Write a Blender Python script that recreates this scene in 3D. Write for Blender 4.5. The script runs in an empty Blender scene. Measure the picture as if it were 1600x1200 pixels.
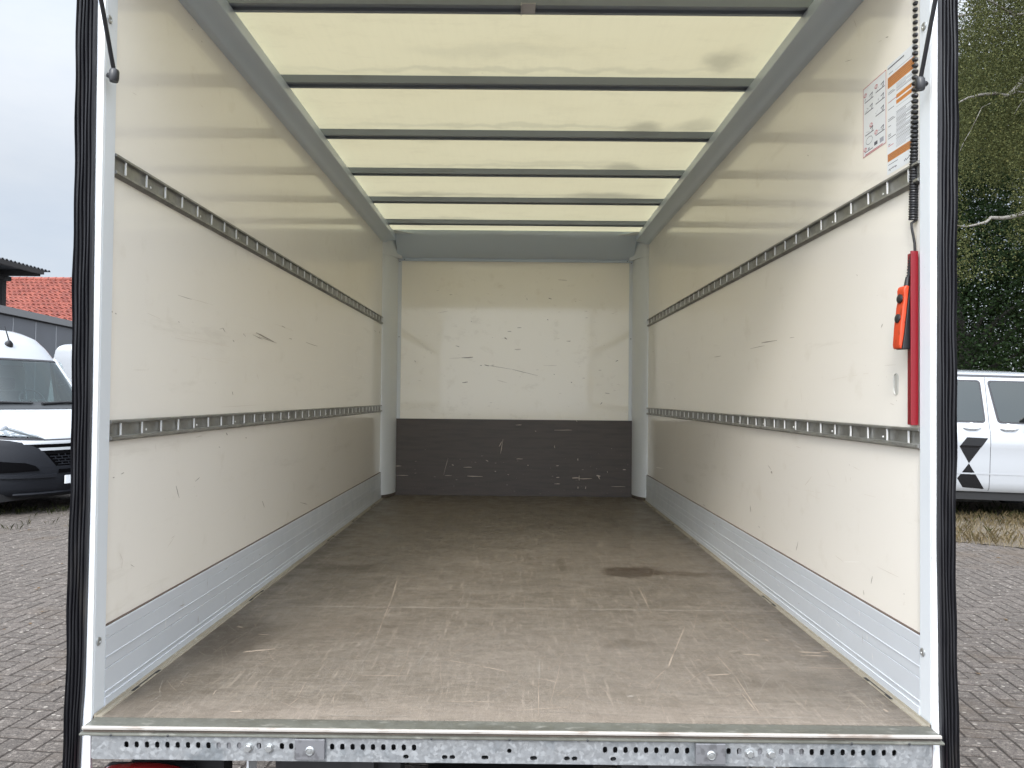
import bpy, bmesh, math, random
import numpy as np
from mathutils import Vector, Matrix, geometry
random.seed(7)
rng = np.random.default_rng(11)
R = math.radians
PI = math.pi
SC = bpy.context.scene
COL = SC.collection

# ------------------------------------------------------------------ camera
EYE = 1.62                      # camera height above the ground
F = EYE - 0.795                 # height of the load floor
FPX = 1150.0
camd = bpy.data.cameras.new('camera'); cam = bpy.data.objects.new('camera', camd); COL.objects.link(cam)
camd.sensor_width = 36.0; camd.lens = FPX / 1600 * 36.0
camd.clip_start = 0.05; camd.clip_end = 2000
YAW, PITCH, ROLL = math.atan(3.8 / FPX), math.atan(21.0 / FPX), 0.0097
CM = Matrix.Rotation(YAW, 4, 'Z') @ Matrix.Rotation(PI / 2 + PITCH, 4, 'X') @ Matrix.Rotation(ROLL, 4, 'Z')
CM.translation = Vector((0, 0, EYE))
cam.matrix_world = CM
SC.camera = cam

# ------------------------------------------------------------------ sky and sun (bright overcast day)
SUN_EL, SUN_AZ = R(40), R(200)     # azimuth clockwise from +Y: the sun stands behind the camera, a little to the left
w = bpy.data.worlds.new("World"); SC.world = w; w.use_nodes = True
nt = w.node_tree; nt.nodes.clear()
N = nt.nodes.new; L = nt.links.new
out = N('ShaderNodeOutputWorld'); bg = N('ShaderNodeBackground'); bg.inputs[1].default_value = 0.1
sky = N('ShaderNodeTexSky'); sky.sky_type = 'NISHITA'; sky.sun_disc = False
sky.sun_elevation = SUN_EL; sky.sun_rotation = SUN_AZ; sky.air_density = 1.0; sky.dust_density = 2.0
tc = N('ShaderNodeTexCoord'); sep = N('ShaderNodeSeparateXYZ'); L(tc.outputs['Generated'], sep.inputs[0])
mp = N('ShaderNodeMapping'); mp.inputs['Scale'].default_value = (1, 1, 2.6); L(tc.outputs['Generated'], mp.inputs[0])
nz = N('ShaderNodeTexNoise'); nz.inputs['Scale'].default_value = 2.6; nz.inputs['Detail'].default_value = 7; nz.inputs['Roughness'].default_value = 0.55
L(mp.outputs[0], nz.inputs[0])
cr = N('ShaderNodeValToRGB'); cr.color_ramp.elements[0].position = 0.36; cr.color_ramp.elements[1].position = 0.66
cr.color_ramp.elements[0].color = (3.35, 3.7, 4.2, 1); cr.color_ramp.elements[1].color = (4.1, 4.3, 4.55, 1)
L(nz.outputs['Fac'], cr.inputs[0])
up = N('ShaderNodeMapRange'); up.inputs[1].default_value = 0.25; up.inputs[2].default_value = 1.0
up.inputs[3].default_value = 1.0; up.inputs[4].default_value = 2.3; L(sep.outputs['Z'], up.inputs[0])
# thin cloud glows brighter round the veiled sun, behind the camera
dp = N('ShaderNodeVectorMath'); dp.operation = 'DOT_PRODUCT'; L(tc.outputs['Generated'], dp.inputs[0])
dp.inputs[1].default_value = (math.sin(SUN_AZ) * math.cos(SUN_EL), math.cos(SUN_AZ) * math.cos(SUN_EL), math.sin(SUN_EL))
au = N('ShaderNodeMapRange'); au.inputs[1].default_value = 0.15; au.inputs[2].default_value = 1.0; au.inputs[3].default_value = 1.0; au.inputs[4].default_value = 4.6
L(dp.outputs['Value'], au.inputs[0]); um = N('ShaderNodeMath'); um.operation = 'MULTIPLY'; L(up.outputs[0], um.inputs[0]); L(au.outputs[0], um.inputs[1])
vm = N('ShaderNodeVectorMath'); vm.operation = 'SCALE'; L(cr.outputs[0], vm.inputs[0]); L(um.outputs[0], vm.inputs['Scale'])
mx = N('ShaderNodeMix'); mx.data_type = 'RGBA'; mx.inputs[0].default_value = 0.9
L(sky.outputs[0], mx.inputs[6]); L(vm.outputs[0], mx.inputs[7]); L(mx.outputs[2], bg.inputs[0]); L(bg.outputs[0], out.inputs[0])

sd = bpy.data.lights.new('sun', 'SUN'); sd.energy = 1.2; sd.angle = R(14); sd.color = (1.0, 0.95, 0.88)
sun = bpy.data.objects.new('sun', sd); COL.objects.link(sun)
sv = Vector((math.sin(SUN_AZ) * math.cos(SUN_EL), math.cos(SUN_AZ) * math.cos(SUN_EL), math.sin(SUN_EL)))
sun.rotation_euler = sv.to_track_quat('Z', 'Y').to_euler(); sun.location = sv * 40

SC.view_settings.view_transform = 'Standard'; SC.view_settings.look = 'None'
SC.view_settings.exposure = 0.98; SC.view_settings.gamma = 1.0; SC.view_settings.use_curve_mapping = False
SC.render.engine = 'CYCLES'
cy = SC.cycles
cy.max_bounces = 12; cy.diffuse_bounces = 8; cy.glossy_bounces = 4; cy.transmission_bounces = 6; cy.transparent_max_bounces = 8
cy.use_denoising = True; cy.sample_clamp_indirect = 6.0; cy.caustics_reflective = False; cy.caustics_refractive = False

# ------------------------------------------------------------------ helpers
CMR = CM.to_3x3()
def ray(px, py):
    return CMR @ Vector(((px - 800) / FPX, (600 - py) / FPX, -1.0))
def onY(px, py, Y):
    d = ray(px, py); t = Y / d.y; return Vector((d.x * t, Y, EYE + d.z * t))
def onX(px, py, X):
    d = ray(px, py); t = X / d.x; return Vector((X, d.y * t, EYE + d.z * t))
def onZ(px, py, Z):
    d = ray(px, py); t = (Z - EYE) / d.z; return Vector((d.x * t, d.y * t, Z))

class MB:
    def __init__(s): s.v = []; s.f = []; s.m = []
    def add(s, vs, fs, mi=0):
        o = len(s.v); s.v += [tuple(p) for p in vs]
        for f in fs: s.f.append(tuple(o + i for i in f)); s.m.append(mi)
        return s
    def box(s, x0, x1, y0, y1, z0, z1, mi=0):
        x0, x1 = min(x0, x1), max(x0, x1); y0, y1 = min(y0, y1), max(y0, y1); z0, z1 = min(z0, z1), max(z0, z1)
        vs = [(x0, y0, z0), (x1, y0, z0), (x1, y1, z0), (x0, y1, z0), (x0, y0, z1), (x1, y0, z1), (x1, y1, z1), (x0, y1, z1)]
        return s.add(vs, [(0, 3, 2, 1), (4, 5, 6, 7), (0, 1, 5, 4), (1, 2, 6, 5), (2, 3, 7, 6), (3, 0, 4, 7)], mi)
    def extr(s, prof, a0, a1, axis='y', mi=0, cap=True):
        # profile points: (x,z) for axis y, (y,z) for axis x, (x,y) for axis z
        def P(p, a):
            if axis == 'y': return (p[0], a, p[1])
            if axis == 'x': return (a, p[0], p[1])
            return (p[0], p[1], a)
        n = len(prof); vs = [P(p, a0) for p in prof] + [P(p, a1) for p in prof]
        fs = [(i, (i + 1) % n, n + (i + 1) % n, n + i) for i in range(n)]
        if cap: fs += [tuple(range(n - 1, -1, -1)), tuple(range(n, 2 * n))]
        return s.add(vs, fs, mi)
    def tube(s, pts, r, n=10, mi=0, cap=True):
        pts = [Vector(p) for p in pts]; rings = []
        rr = r if hasattr(r, '__len__') else [r] * len(pts)
        t0 = (pts[1] - pts[0]).normalized()
        nrm = t0.orthogonal().normalized()
        vs = []
        for i, p in enumerate(pts):
            t = (pts[min(i + 1, len(pts) - 1)] - pts[max(i - 1, 0)]).normalized()
            nrm = (nrm - t * nrm.dot(t)).normalized(); b = t.cross(nrm)
            vs += [p + (nrm * math.cos(2 * PI * k / n) + b * math.sin(2 * PI * k / n)) * rr[i] for k in range(n)]
        fs = []
        for i in range(len(pts) - 1):
            for k in range(n):
                fs.append((i * n + k, i * n + (k + 1) % n, (i + 1) * n + (k + 1) % n, (i + 1) * n + k))
        if cap: fs += [tuple(range(n - 1, -1, -1)), tuple((len(pts) - 1) * n + k for k in range(n))]
        return s.add(vs, fs, mi)
    def poly(s, pts, mi=0):
        return s.add(pts, [tuple(range(len(pts)))], mi)
    def lathe(s, prof, c, axis, n=24, mi=0):
        # prof: list of (radius, along); revolve about axis vector through c
        ax = Vector(axis).normalized(); u = ax.orthogonal().normalized(); v = ax.cross(u); c = Vector(c); vs = []
        for (r, a) in prof:
            vs += [c + ax * a + (u * math.cos(2 * PI * k / n) + v * math.sin(2 * PI * k / n)) * r for k in range(n)]
        fs = []
        for i in range(len(prof) - 1):
            for k in range(n):
                fs.append((i * n + k, i * n + (k + 1) % n, (i + 1) * n + (k + 1) % n, (i + 1) * n + k))
        fs += [tuple(range(n - 1, -1, -1)), tuple((len(prof) - 1) * n + k for k in range(n))]
        return s.add(vs, fs, mi)
    def build(s, name, mats, parent=None, smooth=False, bevel=0, sharp=35, recalc=True):
        me = bpy.data.meshes.new(name); me.from_pydata(s.v, [], s.f)
        if not isinstance(mats, (list, tuple)): mats = [mats]
        for m in mats: me.materials.append(m)
        if len(mats) > 1: me.polygons.foreach_set('material_index', s.m)
        if recalc:
            bm = bmesh.new(); bm.from_mesh(me); bmesh.ops.recalc_face_normals(bm, faces=bm.faces); bm.to_mesh(me); bm.free()
        if smooth:
            me.polygons.foreach_set('use_smooth', [True] * len(me.polygons))
            me.set_sharp_from_angle(angle=R(sharp))
        me.update()
        o = bpy.data.objects.new(name, me); COL.objects.link(o)
        if bevel:
            b = o.modifiers.new('bevel', 'BEVEL'); b.width = bevel; b.segments = 2; b.limit_method = 'ANGLE'; b.angle_limit = R(40)
        if parent is not None:
            o.parent = parent
            o.matrix_parent_inverse = Matrix.Identity(4)
            if parent.get('world_base') is None: pass
        return o

BASE = {}
def wbase(o):
    v = Vector(o.location); p = o.parent
    while p is not None: v = v + Vector(p.location); p = p.parent
    return v
def part(mb, name, mats, parent, **k):
    """mesh given in world coordinates; made local to the parent's base (parents here are never rotated)"""
    b = wbase(parent)
    mb.v = [(x - b.x, y - b.y, z - b.z) for x, y, z in mb.v]
    return mb.build(name, mats, parent, **k)
def tag(o, label=None, cat=None, group=None, kind=None):
    if label: o['label'] = label
    if cat: o['category'] = cat
    if group: o['group'] = group
    if kind: o['kind'] = kind
    return o
def empty(name, loc, label, cat, group=None):
    o = bpy.data.objects.new(name, None); COL.objects.link(o); o.location = loc; o.empty_display_size = 0.2
    return tag(o, label, cat, group)

# ------------------------------------------------------------------ materials
def srgb(r, g, b):
    return tuple(((c / 255) / 12.92 if c / 255 <= 0.04045 else ((c / 255 + 0.055) / 1.055) ** 2.4) for c in (r, g, b))
class MT:
    def __init__(s, name, col=(.5, .5, .5), rough=.5, metal=0, spec=.5, coat=0, coat_rough=.05):
        s.mat = bpy.data.materials.new(name); s.mat.use_nodes = True; s.nt = s.mat.node_tree
        s.b = s.nt.nodes['Principled BSDF']; i = s.b.inputs
        i['Base Color'].default_value = (*col, 1); i['Roughness'].default_value = rough; i['Metallic'].default_value = metal
        i['Specular IOR Level'].default_value = spec; i['Coat Weight'].default_value = coat; i['Coat Roughness'].default_value = coat_rough
        s.col = None; s.base = (*col, 1)
        s.tc = s.nt.nodes.new('ShaderNodeTexCoord')
    def n(s, t, **k):
        x = s.nt.nodes.new(t)
        for a, b in k.items(): setattr(x, a, b)
        return x
    def l(s, a, b): s.nt.links.new(a, b)
    def coord(s, scale=(1, 1, 1), rot=(0, 0, 0), warp=0, wscale=3):
        m = s.n('ShaderNodeMapping'); m.inputs['Scale'].default_value = scale; m.inputs['Rotation'].default_value = rot
        src = s.tc.outputs['Object']
        if warp:
            nz = s.n('ShaderNodeTexNoise'); nz.inputs['Scale'].default_value = wscale; nz.inputs['Detail'].default_value = 4; s.l(src, nz.inputs[0])
            sb = s.n('ShaderNodeVectorMath', operation='SUBTRACT'); s.l(nz.outputs['Color'], sb.inputs[0]); sb.inputs[1].default_value = (.5, .5, .5)
            ml = s.n('ShaderNodeVectorMath', operation='SCALE'); s.l(sb.outputs[0], ml.inputs[0]); ml.inputs['Scale'].default_value = warp
            ad = s.n('ShaderNodeVectorMath', operation='ADD'); s.l(src, ad.inputs[0]); s.l(ml.outputs[0], ad.inputs[1]); src = ad.outputs[0]
        s.l(src, m.inputs[0]); return m.outputs[0]
    def noise(s, scale, detail=4, rough=.55, lo=.3, hi=.7, stretch=(1, 1, 1), rot=(0, 0, 0)):
        nz = s.n('ShaderNodeTexNoise'); nz.inputs['Scale'].default_value = scale; nz.inputs['Detail'].default_value = detail
        nz.inputs['Roughness'].default_value = rough; s.l(s.coord(stretch, rot), nz.inputs[0])
        return s.rng(nz.outputs['Fac'], lo, hi)
    def vor(s, scale, lo, hi, stretch=(1, 1, 1), inv=False):
        v = s.n('ShaderNodeTexVoronoi'); v.inputs['Scale'].default_value = scale; s.l(s.coord(stretch), v.inputs[0])
        return s.rng(v.outputs['Distance'], lo, hi, 1 if inv else 0, 0 if inv else 1)
    def rng(s, src, a, b, c=0, d=1):
        m = s.n('ShaderNodeMapRange'); m.interpolation_type = 'SMOOTHSTEP'
        m.inputs[1].default_value = a; m.inputs[2].default_value = b; m.inputs[3].default_value = c; m.inputs[4].default_value = d
        s.l(src, m.inputs[0]); return m.outputs[0]
    def mul(s, a, b):
        m = s.n('ShaderNodeMath', operation='MULTIPLY')
        for i, x in enumerate((a, b)):
            if isinstance(x, (int, float)): m.inputs[i].default_value = x
            else: s.l(x, m.inputs[i])
        return m.outputs[0]
    def mix(s, fac, col):
        m = s.n('ShaderNodeMix', data_type='RGBA')
        if isinstance(fac, (int, float)): m.inputs[0].default_value = fac
        else: s.l(fac, m.inputs[0])
        if s.col is None: m.inputs[6].default_value = s.base
        else: s.l(s.col, m.inputs[6])
        if hasattr(col, '__len__'): m.inputs[7].default_value = (*col, 1)
        else: s.l(col, m.inputs[7])
        s.col = m.outputs[2]; s.l(s.col, s.b.inputs['Base Color']); return s
    def island(s):
        g = s.n('ShaderNodeNewGeometry'); return g.outputs['Random Per Island']
    def blob(s, c, r, warp=.05, wscale=8, soft=.5, rot=0):
        """soft warped ellipse mask round object-space point c"""
        src = s.coord((1, 1, 1), warp=warp, wscale=wscale)
        sb = s.n('ShaderNodeVectorMath', operation='SUBTRACT'); s.l(src, sb.inputs[0]); sb.inputs[1].default_value = c
        if rot:
            vr = s.n('ShaderNodeVectorRotate', rotation_type='Z_AXIS'); vr.inputs['Angle'].default_value = rot; s.l(sb.outputs[0], vr.inputs['Vector']); o = vr.outputs[0]
        else: o = sb.outputs[0]
        dv = s.n('ShaderNodeVectorMath', operation='DIVIDE'); s.l(o, dv.inputs[0]); dv.inputs[1].default_value = r
        ln = s.n('ShaderNodeVectorMath', operation='LENGTH'); s.l(dv.outputs[0], ln.inputs[0])
        return s.rng(ln.outputs['Value'], 1 - soft, 1 + soft * .4, 1, 0)
    def rough(s, fac, a, b):
        s.l(s.rng(fac, 0, 1, a, b), s.b.inputs['Roughness']); return s
    def bump(s, fac, dist=.002, strength=1):
        b = s.n('ShaderNodeBump'); b.inputs['Strength'].default_value = strength; b.inputs['Distance'].default_value = dist
        s.l(fac, b.inputs['Height']); s.l(b.outputs[0], s.b.inputs['Normal']); return s
    @property
    def m(s): return s.mat

def wall_mat(name, base=(.855, .812, .742)):
    t = MT(name, base, .34, spec=.5, coat=.9, coat_rough=.07)
    t.mix(t.mul(t.noise(1.3, 5, lo=.45, hi=.75), .35), (base[0] * .90, base[1] * .89, base[2] * .86))
    t.mix(t.mul(t.noise(9, 6, lo=.60, hi=.75), .30), (base[0] * .80, base[1] * .77, base[2] * .72))
    t.mix(t.mul(t.noise(160, 3, lo=.74, hi=.80), .55), (.30, .27, .22))
    t.mix(t.mul(t.noise(5, 7, rough=.7, lo=.58, hi=.70, stretch=(1, .22, 1.5)), .22), (base[0] * .62, base[1] * .59, base[2] * .54))
    t.bump(t.noise(2.2, 3, lo=0, hi=1), .004, .35)
    return t.m
M = {}
M['wall'] = wall_mat('cream_wall_panel')
M['back'] = wall_mat('cream_bulkhead_panel', (.90, .858, .765))
M['mark'] = MT('dark_scuff', (.31, .275, .235), .6).m
M['mark_soft'] = MT('faint_scuff', (.60, .555, .49), .5).m
M['rub'] = MT('rub_mark', (.68, .63, .565), .5).m
M['mark_light'] = MT('pale_scratch', (.88, .86, .82), .5).m
M['gap'] = MT('dark_joint', (.10, .072, .058), .8).m

t = MT('grey_painted_frame', (.66, .69, .72), .38, spec=.5, coat=.3, coat_rough=.15)
t.mix(t.mul(t.noise(3, 5, lo=.5, hi=.8), .3), (.56, .58, .60)); t.mix(t.mul(t.noise(70, 3, lo=.72, hi=.8), .5), (.3, .3, .3)); M['frame'] = t.m
t = MT('grey_roof_frame', (.54, .62, .72), .36, spec=.5, coat=.3, coat_rough=.15)
t.mix(t.mul(t.noise(3, 5, lo=.5, hi=.8), .3), (.48, .54, .62)); M['beam'] = t.m
t = MT('pale_grey_kick_plate', (.60, .63, .67), .34, spec=.5, metal=.15)
t.mix(t.mul(t.noise(2, 6, lo=.5, hi=.75, stretch=(1, .35, 1)), .35), (.50, .515, .53)); t.mix(t.mul(t.noise(60, 4, lo=.68, hi=.78, stretch=(1, .3, 2)), .5), (.32, .31, .30))
t.rough(t.noise(12, 4), .28, .45); M['kick'] = t.m
t = MT('white_painted_steel', (.82, .84, .86), .35, coat=.4, coat_rough=.1)
t.mix(t.mul(t.noise(40, 4, lo=.66, hi=.76), .45), (.45, .43, .40)); M['white'] = t.m
t = MT('black_rubber_seal', (.012, .012, .0145), .36, spec=.42)
t.mix(t.mul(t.noise(7, 6, lo=.55, hi=.75, stretch=(4, 4, .6)), .8), (.042, .037, .032)); t.rough(t.noise(20, 5, stretch=(3, 3, .4)), .30, .6); M['rubber'] = t.m
t = MT('bow_steel', (.25, .28, .32), .4, metal=.3); t.mix(t.mul(t.noise(14, 5, lo=.5, hi=.8, stretch=(.3, 1, 1)), .6), (.19, .20, .215)); M['bow'] = t.m
t = MT('rail_steel', (.33, .33, .315), .42, metal=.75); t.mix(t.mul(t.noise(14, 5, lo=.4, hi=.75), .7), (.21, .205, .19)); t.rough(t.noise(25, 4), .32, .6); M['rail'] = t.m
t = MT('rail_rod_steel', (.76, .76, .75), .35, metal=.2); M['rod'] = t.m
t = MT('edge_profile_metal', (.33, .295, .235), .5, metal=.3)
t.mix(t.mul(t.noise(9, 6, lo=.4, hi=.7, stretch=(1, .4, 1)), .8), (.27, .24, .19)); t.mix(t.mul(t.noise(60, 4, lo=.55, hi=.75), .6), (.52, .50, .46)); M['edge'] = t.m
t = MT('sill_metal', (.135, .135, .115), .5, metal=.35)
t.mix(t.mul(t.noise(6, 6, lo=.4, hi=.7, stretch=(.3, 2, 1)), .7), (.085, .082, .068)); t.mix(t.mul(t.noise(50, 5, lo=.56, hi=.70, stretch=(.4, 1, 1)), .6), (.27, .26, .23)); t.rough(t.noise(25, 4), .35, .65); M['sill'] = t.m
t = MT('worn_bright_edge', (.38, .355, .325), .5, metal=.15)
t.mix(t.mul(t.noise(22, 6, lo=.50, hi=.66, stretch=(.35, 1, 1)), .8), (.20, .16, .13)); M['edge_bright'] = t.m
t = MT('wood_edge_strip', (.09, .07, .055), .7); t.mix(t.noise(25, 6, lo=.4, hi=.7, stretch=(.25, 1, 3)), (.04, .034, .03)); M['wood'] = t.m
# galvanised steel: crystalline patches
t = MT('galvanised_steel', (.30, .31, .32), .42, metal=.55)
v = t.n('ShaderNodeTexVoronoi'); v.inputs['Scale'].default_value = 130; t.l(t.coord((1, 1, 1), warp=.02, wscale=30), v.inputs[0])
sp = t.n('ShaderNodeSeparateColor'); t.l(v.outputs['Color'], sp.inputs[0])
t.mix(t.mul(t.rng(sp.outputs[0], .35, 1), .6), (.48, .495, .505)); t.mix(t.mul(t.noise(13, 5, lo=.5, hi=.7), .7), (.18, .20, .215))
t.rough(sp.outputs[1], .28, .55); M['galv'] = t.m
M['bolt'] = MT('zinc_bolt', (.42, .43, .43), .3, metal=.7).m
M['dark'] = MT('black_underbody', (.012, .012, .013), .7).m
t = MT('chassis_paint', (.03, .03, .032), .5); M['chassis'] = t.m
M['red_lens'] = MT('red_lamp_lens', (.16, .004, .006), .12, coat=1).m
M['red'] = MT('red_painted_bar', (.21, .006, .013), .33, coat=.3).m
t = MT('orange_handset_shell', (.55, .055, .014), .42); t.mix(t.mul(t.noise(60, 4, lo=.55, hi=.7), .7), (.25, .03, .012)); M['orange'] = t.m
M['black_plastic'] = MT('black_plastic', (.016, .016, .018), .38).m
M['paper'] = MT('white_sticker', (.72, .74, .76), .35).m
M['ink'] = MT('sticker_ink', (.10, .10, .13), .5).m
M['ink_soft'] = MT('sticker_small_print', (.34, .35, .40), .5).m
M['red_ink'] = MT('sticker_red_ink', (.50, .06, .08), .5).m
t = MT('sticker_orange', (.62, .24, .055), .45); t.mix(t.noise(900, 2, lo=.45, hi=.6), (.45, .165, .04)); M['orange_ink'] = t.m

# dark board at the bulkhead
t = MT('dark_scuff_board', (.084, .070, .064), .48, spec=.4)
t.mix(t.mul(t.noise(14, 6, lo=.4, hi=.7, stretch=(.3, 1, 3)), .6), (.055, .048, .046)); t.mix(t.mul(t.noise(90, 5, lo=.70, hi=.76, stretch=(.35, 1, 1.6)), .8), (.24, .20, .17)); M['board'] = t.m

# load floor (object origin of the truck = (0, 1.8, F))
t = MT('film_faced_plywood_floor', (0.1437, 0.1199, 0.0955), .42, spec=.42)
t.mix(t.mul(t.noise(.9, 6, rough=.6, lo=.42, hi=.62), .6), (0.1074, 0.0895, 0.0685))
t.mix(t.mul(t.noise(3.2, 8, rough=.8, lo=.46, hi=.60, stretch=(.7, 1.2, 1)), .6), (0.1954, 0.1668, 0.1371))
t.mix(t.mul(t.noise(9, 8, rough=.85, lo=.48, hi=.58, stretch=(.6, 1.3, 1)), .6), (0.0863, 0.0713, 0.0539))
t.mix(t.mul(t.noise(45, 6, rough=.85, lo=.50, hi=.60, stretch=(.22, 1.5, 1)), .50), (0.2273, 0.1955, 0.1599))
t.mix(t.mul(t.noise(45, 6, rough=.85, lo=.50, hi=.60, stretch=(.3, 1.5, 1), rot=(0, 0, .06)), .50), (0.0773, 0.0643, 0.0506))
t.mix(t.mul(t.noise(45, 6, rough=.85, lo=.52, hi=.62, stretch=(1.5, .25, 1)), .45), (0.2455, 0.2112, 0.1729))
t.mix(t.mul(t.noise(130, 3, rough=.8, lo=.50, hi=.60), .35), (0.0909, 0.0764, 0.0612))
t.mix(t.mul(t.noise(34, 8, rough=.8, lo=.56, hi=.64, stretch=(1.5, .10, 1), rot=(0, 0, .45)), .5), (0.3001, 0.2520, 0.2039))
t.mix(t.mul(t.noise(30, 8, rough=.8, lo=.56, hi=.64, stretch=(1.5, .10, 1), rot=(0, 0, -.5)), .5), (0.3001, 0.2520, 0.2039))
t.mix(t.mul(t.blob((0, .05, 0), (1.2, .10, 1), .10, 8, .8), .35), (0.2728, 0.2276, 0.1917))
t.mix(t.mul(t.blob((.1, .45, 0), (.9, .45, 1), .4, 4, .9), .30), (0.2136, 0.1842, 0.1590))  # paler floor inside the doorway, painted in for the stronger daylight there
t.mix(t.mul(t.blob((.55, 1.60, 0), (.16, .12, 1), .18, 9, .3), .85), (0.0364, 0.0226, 0.0131))
t.mix(t.mul(t.blob((.80, 1.55, 0), (.22, .05, 1), .14, 14, .6), .55), (0.0600, 0.0400, 0.0229))
t.mix(t.mul(t.blob((-.93, .62, 0), (.16, .22, 1), .26, 6, .5), .78), (0.0546, 0.0417, 0.0294))
t.mix(t.mul(t.blob((-.80, 1.62, 0), (.24, .09, 1), .22, 9, .6), .60), (0.0564, 0.0435, 0.0310))
t.mix(t.mul(t.blob((-.95, .22, 0), (.14, .28, 1), .22, 7, .7), .55), (0.0681, 0.0539, 0.0375))
t.mix(t.mul(t.blob((-.55, .72, 0), (.30, .14, 1), .3, 6, .7), .30), (0.0727, 0.0573, 0.0424))
t.mix(t.mul(t.blob((.23, 1.72, 0), (.03, .18, 1), .07, 14, .6), .55), (0.0681, 0.0539, 0.0367))
t.mix(t.mul(t.blob((.38, .60, 0), (.12, .04, 1), .08, 14, .6), .50), (0.0773, 0.0626, 0.0473))
t.mix(t.mul(t.blob((.80, .30, 0), (.25, .12, 1), .3, 6, .7), .35), (0.0773, 0.0626, 0.0473))
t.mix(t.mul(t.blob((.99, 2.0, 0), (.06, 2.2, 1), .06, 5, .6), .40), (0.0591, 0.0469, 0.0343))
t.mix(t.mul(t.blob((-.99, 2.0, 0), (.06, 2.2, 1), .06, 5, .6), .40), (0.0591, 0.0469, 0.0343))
t.rough(t.noise(9, 7, rough=.7), .30, .52)
t.bump(t.noise(300, 3), .0008, .5); M['floor'] = t.m
M['scr_a'] = MT('tan_floor_scratch', (.30, .245, .195), .6).m
M['scr_b'] = MT('pale_floor_scratch', (.235, .210, .180), .6).m

# translucent roof skin
rm = bpy.data.materials.new('translucent_roof_skin'); rm.use_nodes = True
t = MT.__new__(MT); t.mat = rm; t.nt = rm.node_tree; t.b = t.nt.nodes['Principled BSDF']; t.base = (.63, .575, .385, 1); t.col = None
t.b.inputs['Roughness'].default_value = .35
t.tc = t.nt.nodes.new('ShaderNodeTexCoord')
t.mix(t.mul(t.noise(2.0, 6, lo=.42, hi=.72, stretch=(.6, 1.6, 1)), .30), (.56, .50, .32))
t.mix(t.mul(t.noise(5.5, 7, rough=.75, lo=.50, hi=.66, stretch=(.7, 1.5, 1)), .28), (.50, .445, .29))
t.mix(t.mul(t.noise(22, 6, rough=.7, lo=.68, hi=.76), .55), (.30, .27, .18))
t.mix(t.mul(t.noise(60, 3, stretch=(1, .08, 1), lo=.45, hi=.62), .10), (.54, .49, .33))
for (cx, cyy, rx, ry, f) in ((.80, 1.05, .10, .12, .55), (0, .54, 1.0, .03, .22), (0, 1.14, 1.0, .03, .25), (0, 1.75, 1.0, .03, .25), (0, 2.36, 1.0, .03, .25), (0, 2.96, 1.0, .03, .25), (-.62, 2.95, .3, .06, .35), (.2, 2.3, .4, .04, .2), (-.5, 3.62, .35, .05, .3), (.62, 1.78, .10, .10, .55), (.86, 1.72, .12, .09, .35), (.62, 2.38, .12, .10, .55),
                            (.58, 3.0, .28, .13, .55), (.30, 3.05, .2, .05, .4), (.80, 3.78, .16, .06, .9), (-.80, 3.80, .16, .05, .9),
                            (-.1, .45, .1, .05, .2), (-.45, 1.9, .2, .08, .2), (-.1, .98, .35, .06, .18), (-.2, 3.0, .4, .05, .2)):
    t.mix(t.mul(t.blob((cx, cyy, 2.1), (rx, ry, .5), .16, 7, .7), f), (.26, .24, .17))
tr = t.n('ShaderNodeBsdfTranslucent'); ms = t.n('ShaderNodeMixShader'); ms.inputs[0].default_value = .25
t.l(t.col, tr.inputs[0]); t.l(t.b.outputs[0], ms.inputs[1]); t.l(tr.outputs[0], ms.inputs[2]); t.l(ms.outputs[0], t.nt.nodes['Material Output'].inputs[0])
M['roof'] = rm

# ------------------------------------------------------------------ THE GROUND
t = MT('shaded_joint_sand', (0.0186, 0.0136, 0.0107), .9); t.mix(t.noise(30, 5), (0.0309, 0.0227, 0.0173)); M['sand'] = t.m  # sand colour darkened to carry the shadow in the paver joints
g = MB(); g.poly([(-120, -60, 0), (120, -60, 0), (120, 160, 0), (-120, 160, 0)])
tag(g.build('ground', M['sand']), kind='structure')
t = MT('concrete_paver', (0.1048, 0.0870, 0.0740), .85)
t.mix(t.mul(t.island(), .65), (0.0637, 0.0530, 0.0444))
t.mix(t.mul(t.noise(70, 5, rough=.85, lo=.48, hi=.56), .75), (0.0296, 0.0237, 0.0200))
t.mix(t.mul(t.noise(45, 5, rough=.8, lo=.54, hi=.62, stretch=(.6, 1, 1)), .85), (0.1923, 0.1676, 0.1445))
t.mix(t.mul(t.vor(17, .08, .17, stretch=(.7, 1.1, 1), inv=True), .8), (0.3275, 0.2964, 0.2557))
t.mix(t.mul(t.noise(.6, 6, rough=.7, lo=.52, hi=.64), .55), (0.0696, 0.0489, 0.0311))
t.bump(t.noise(100, 4), .003, .8); M['paver'] = t.m
pv = MB(); U = .1; ang = -R(6.1); ca, sa = math.cos(ang), math.sin(ang)
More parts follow.
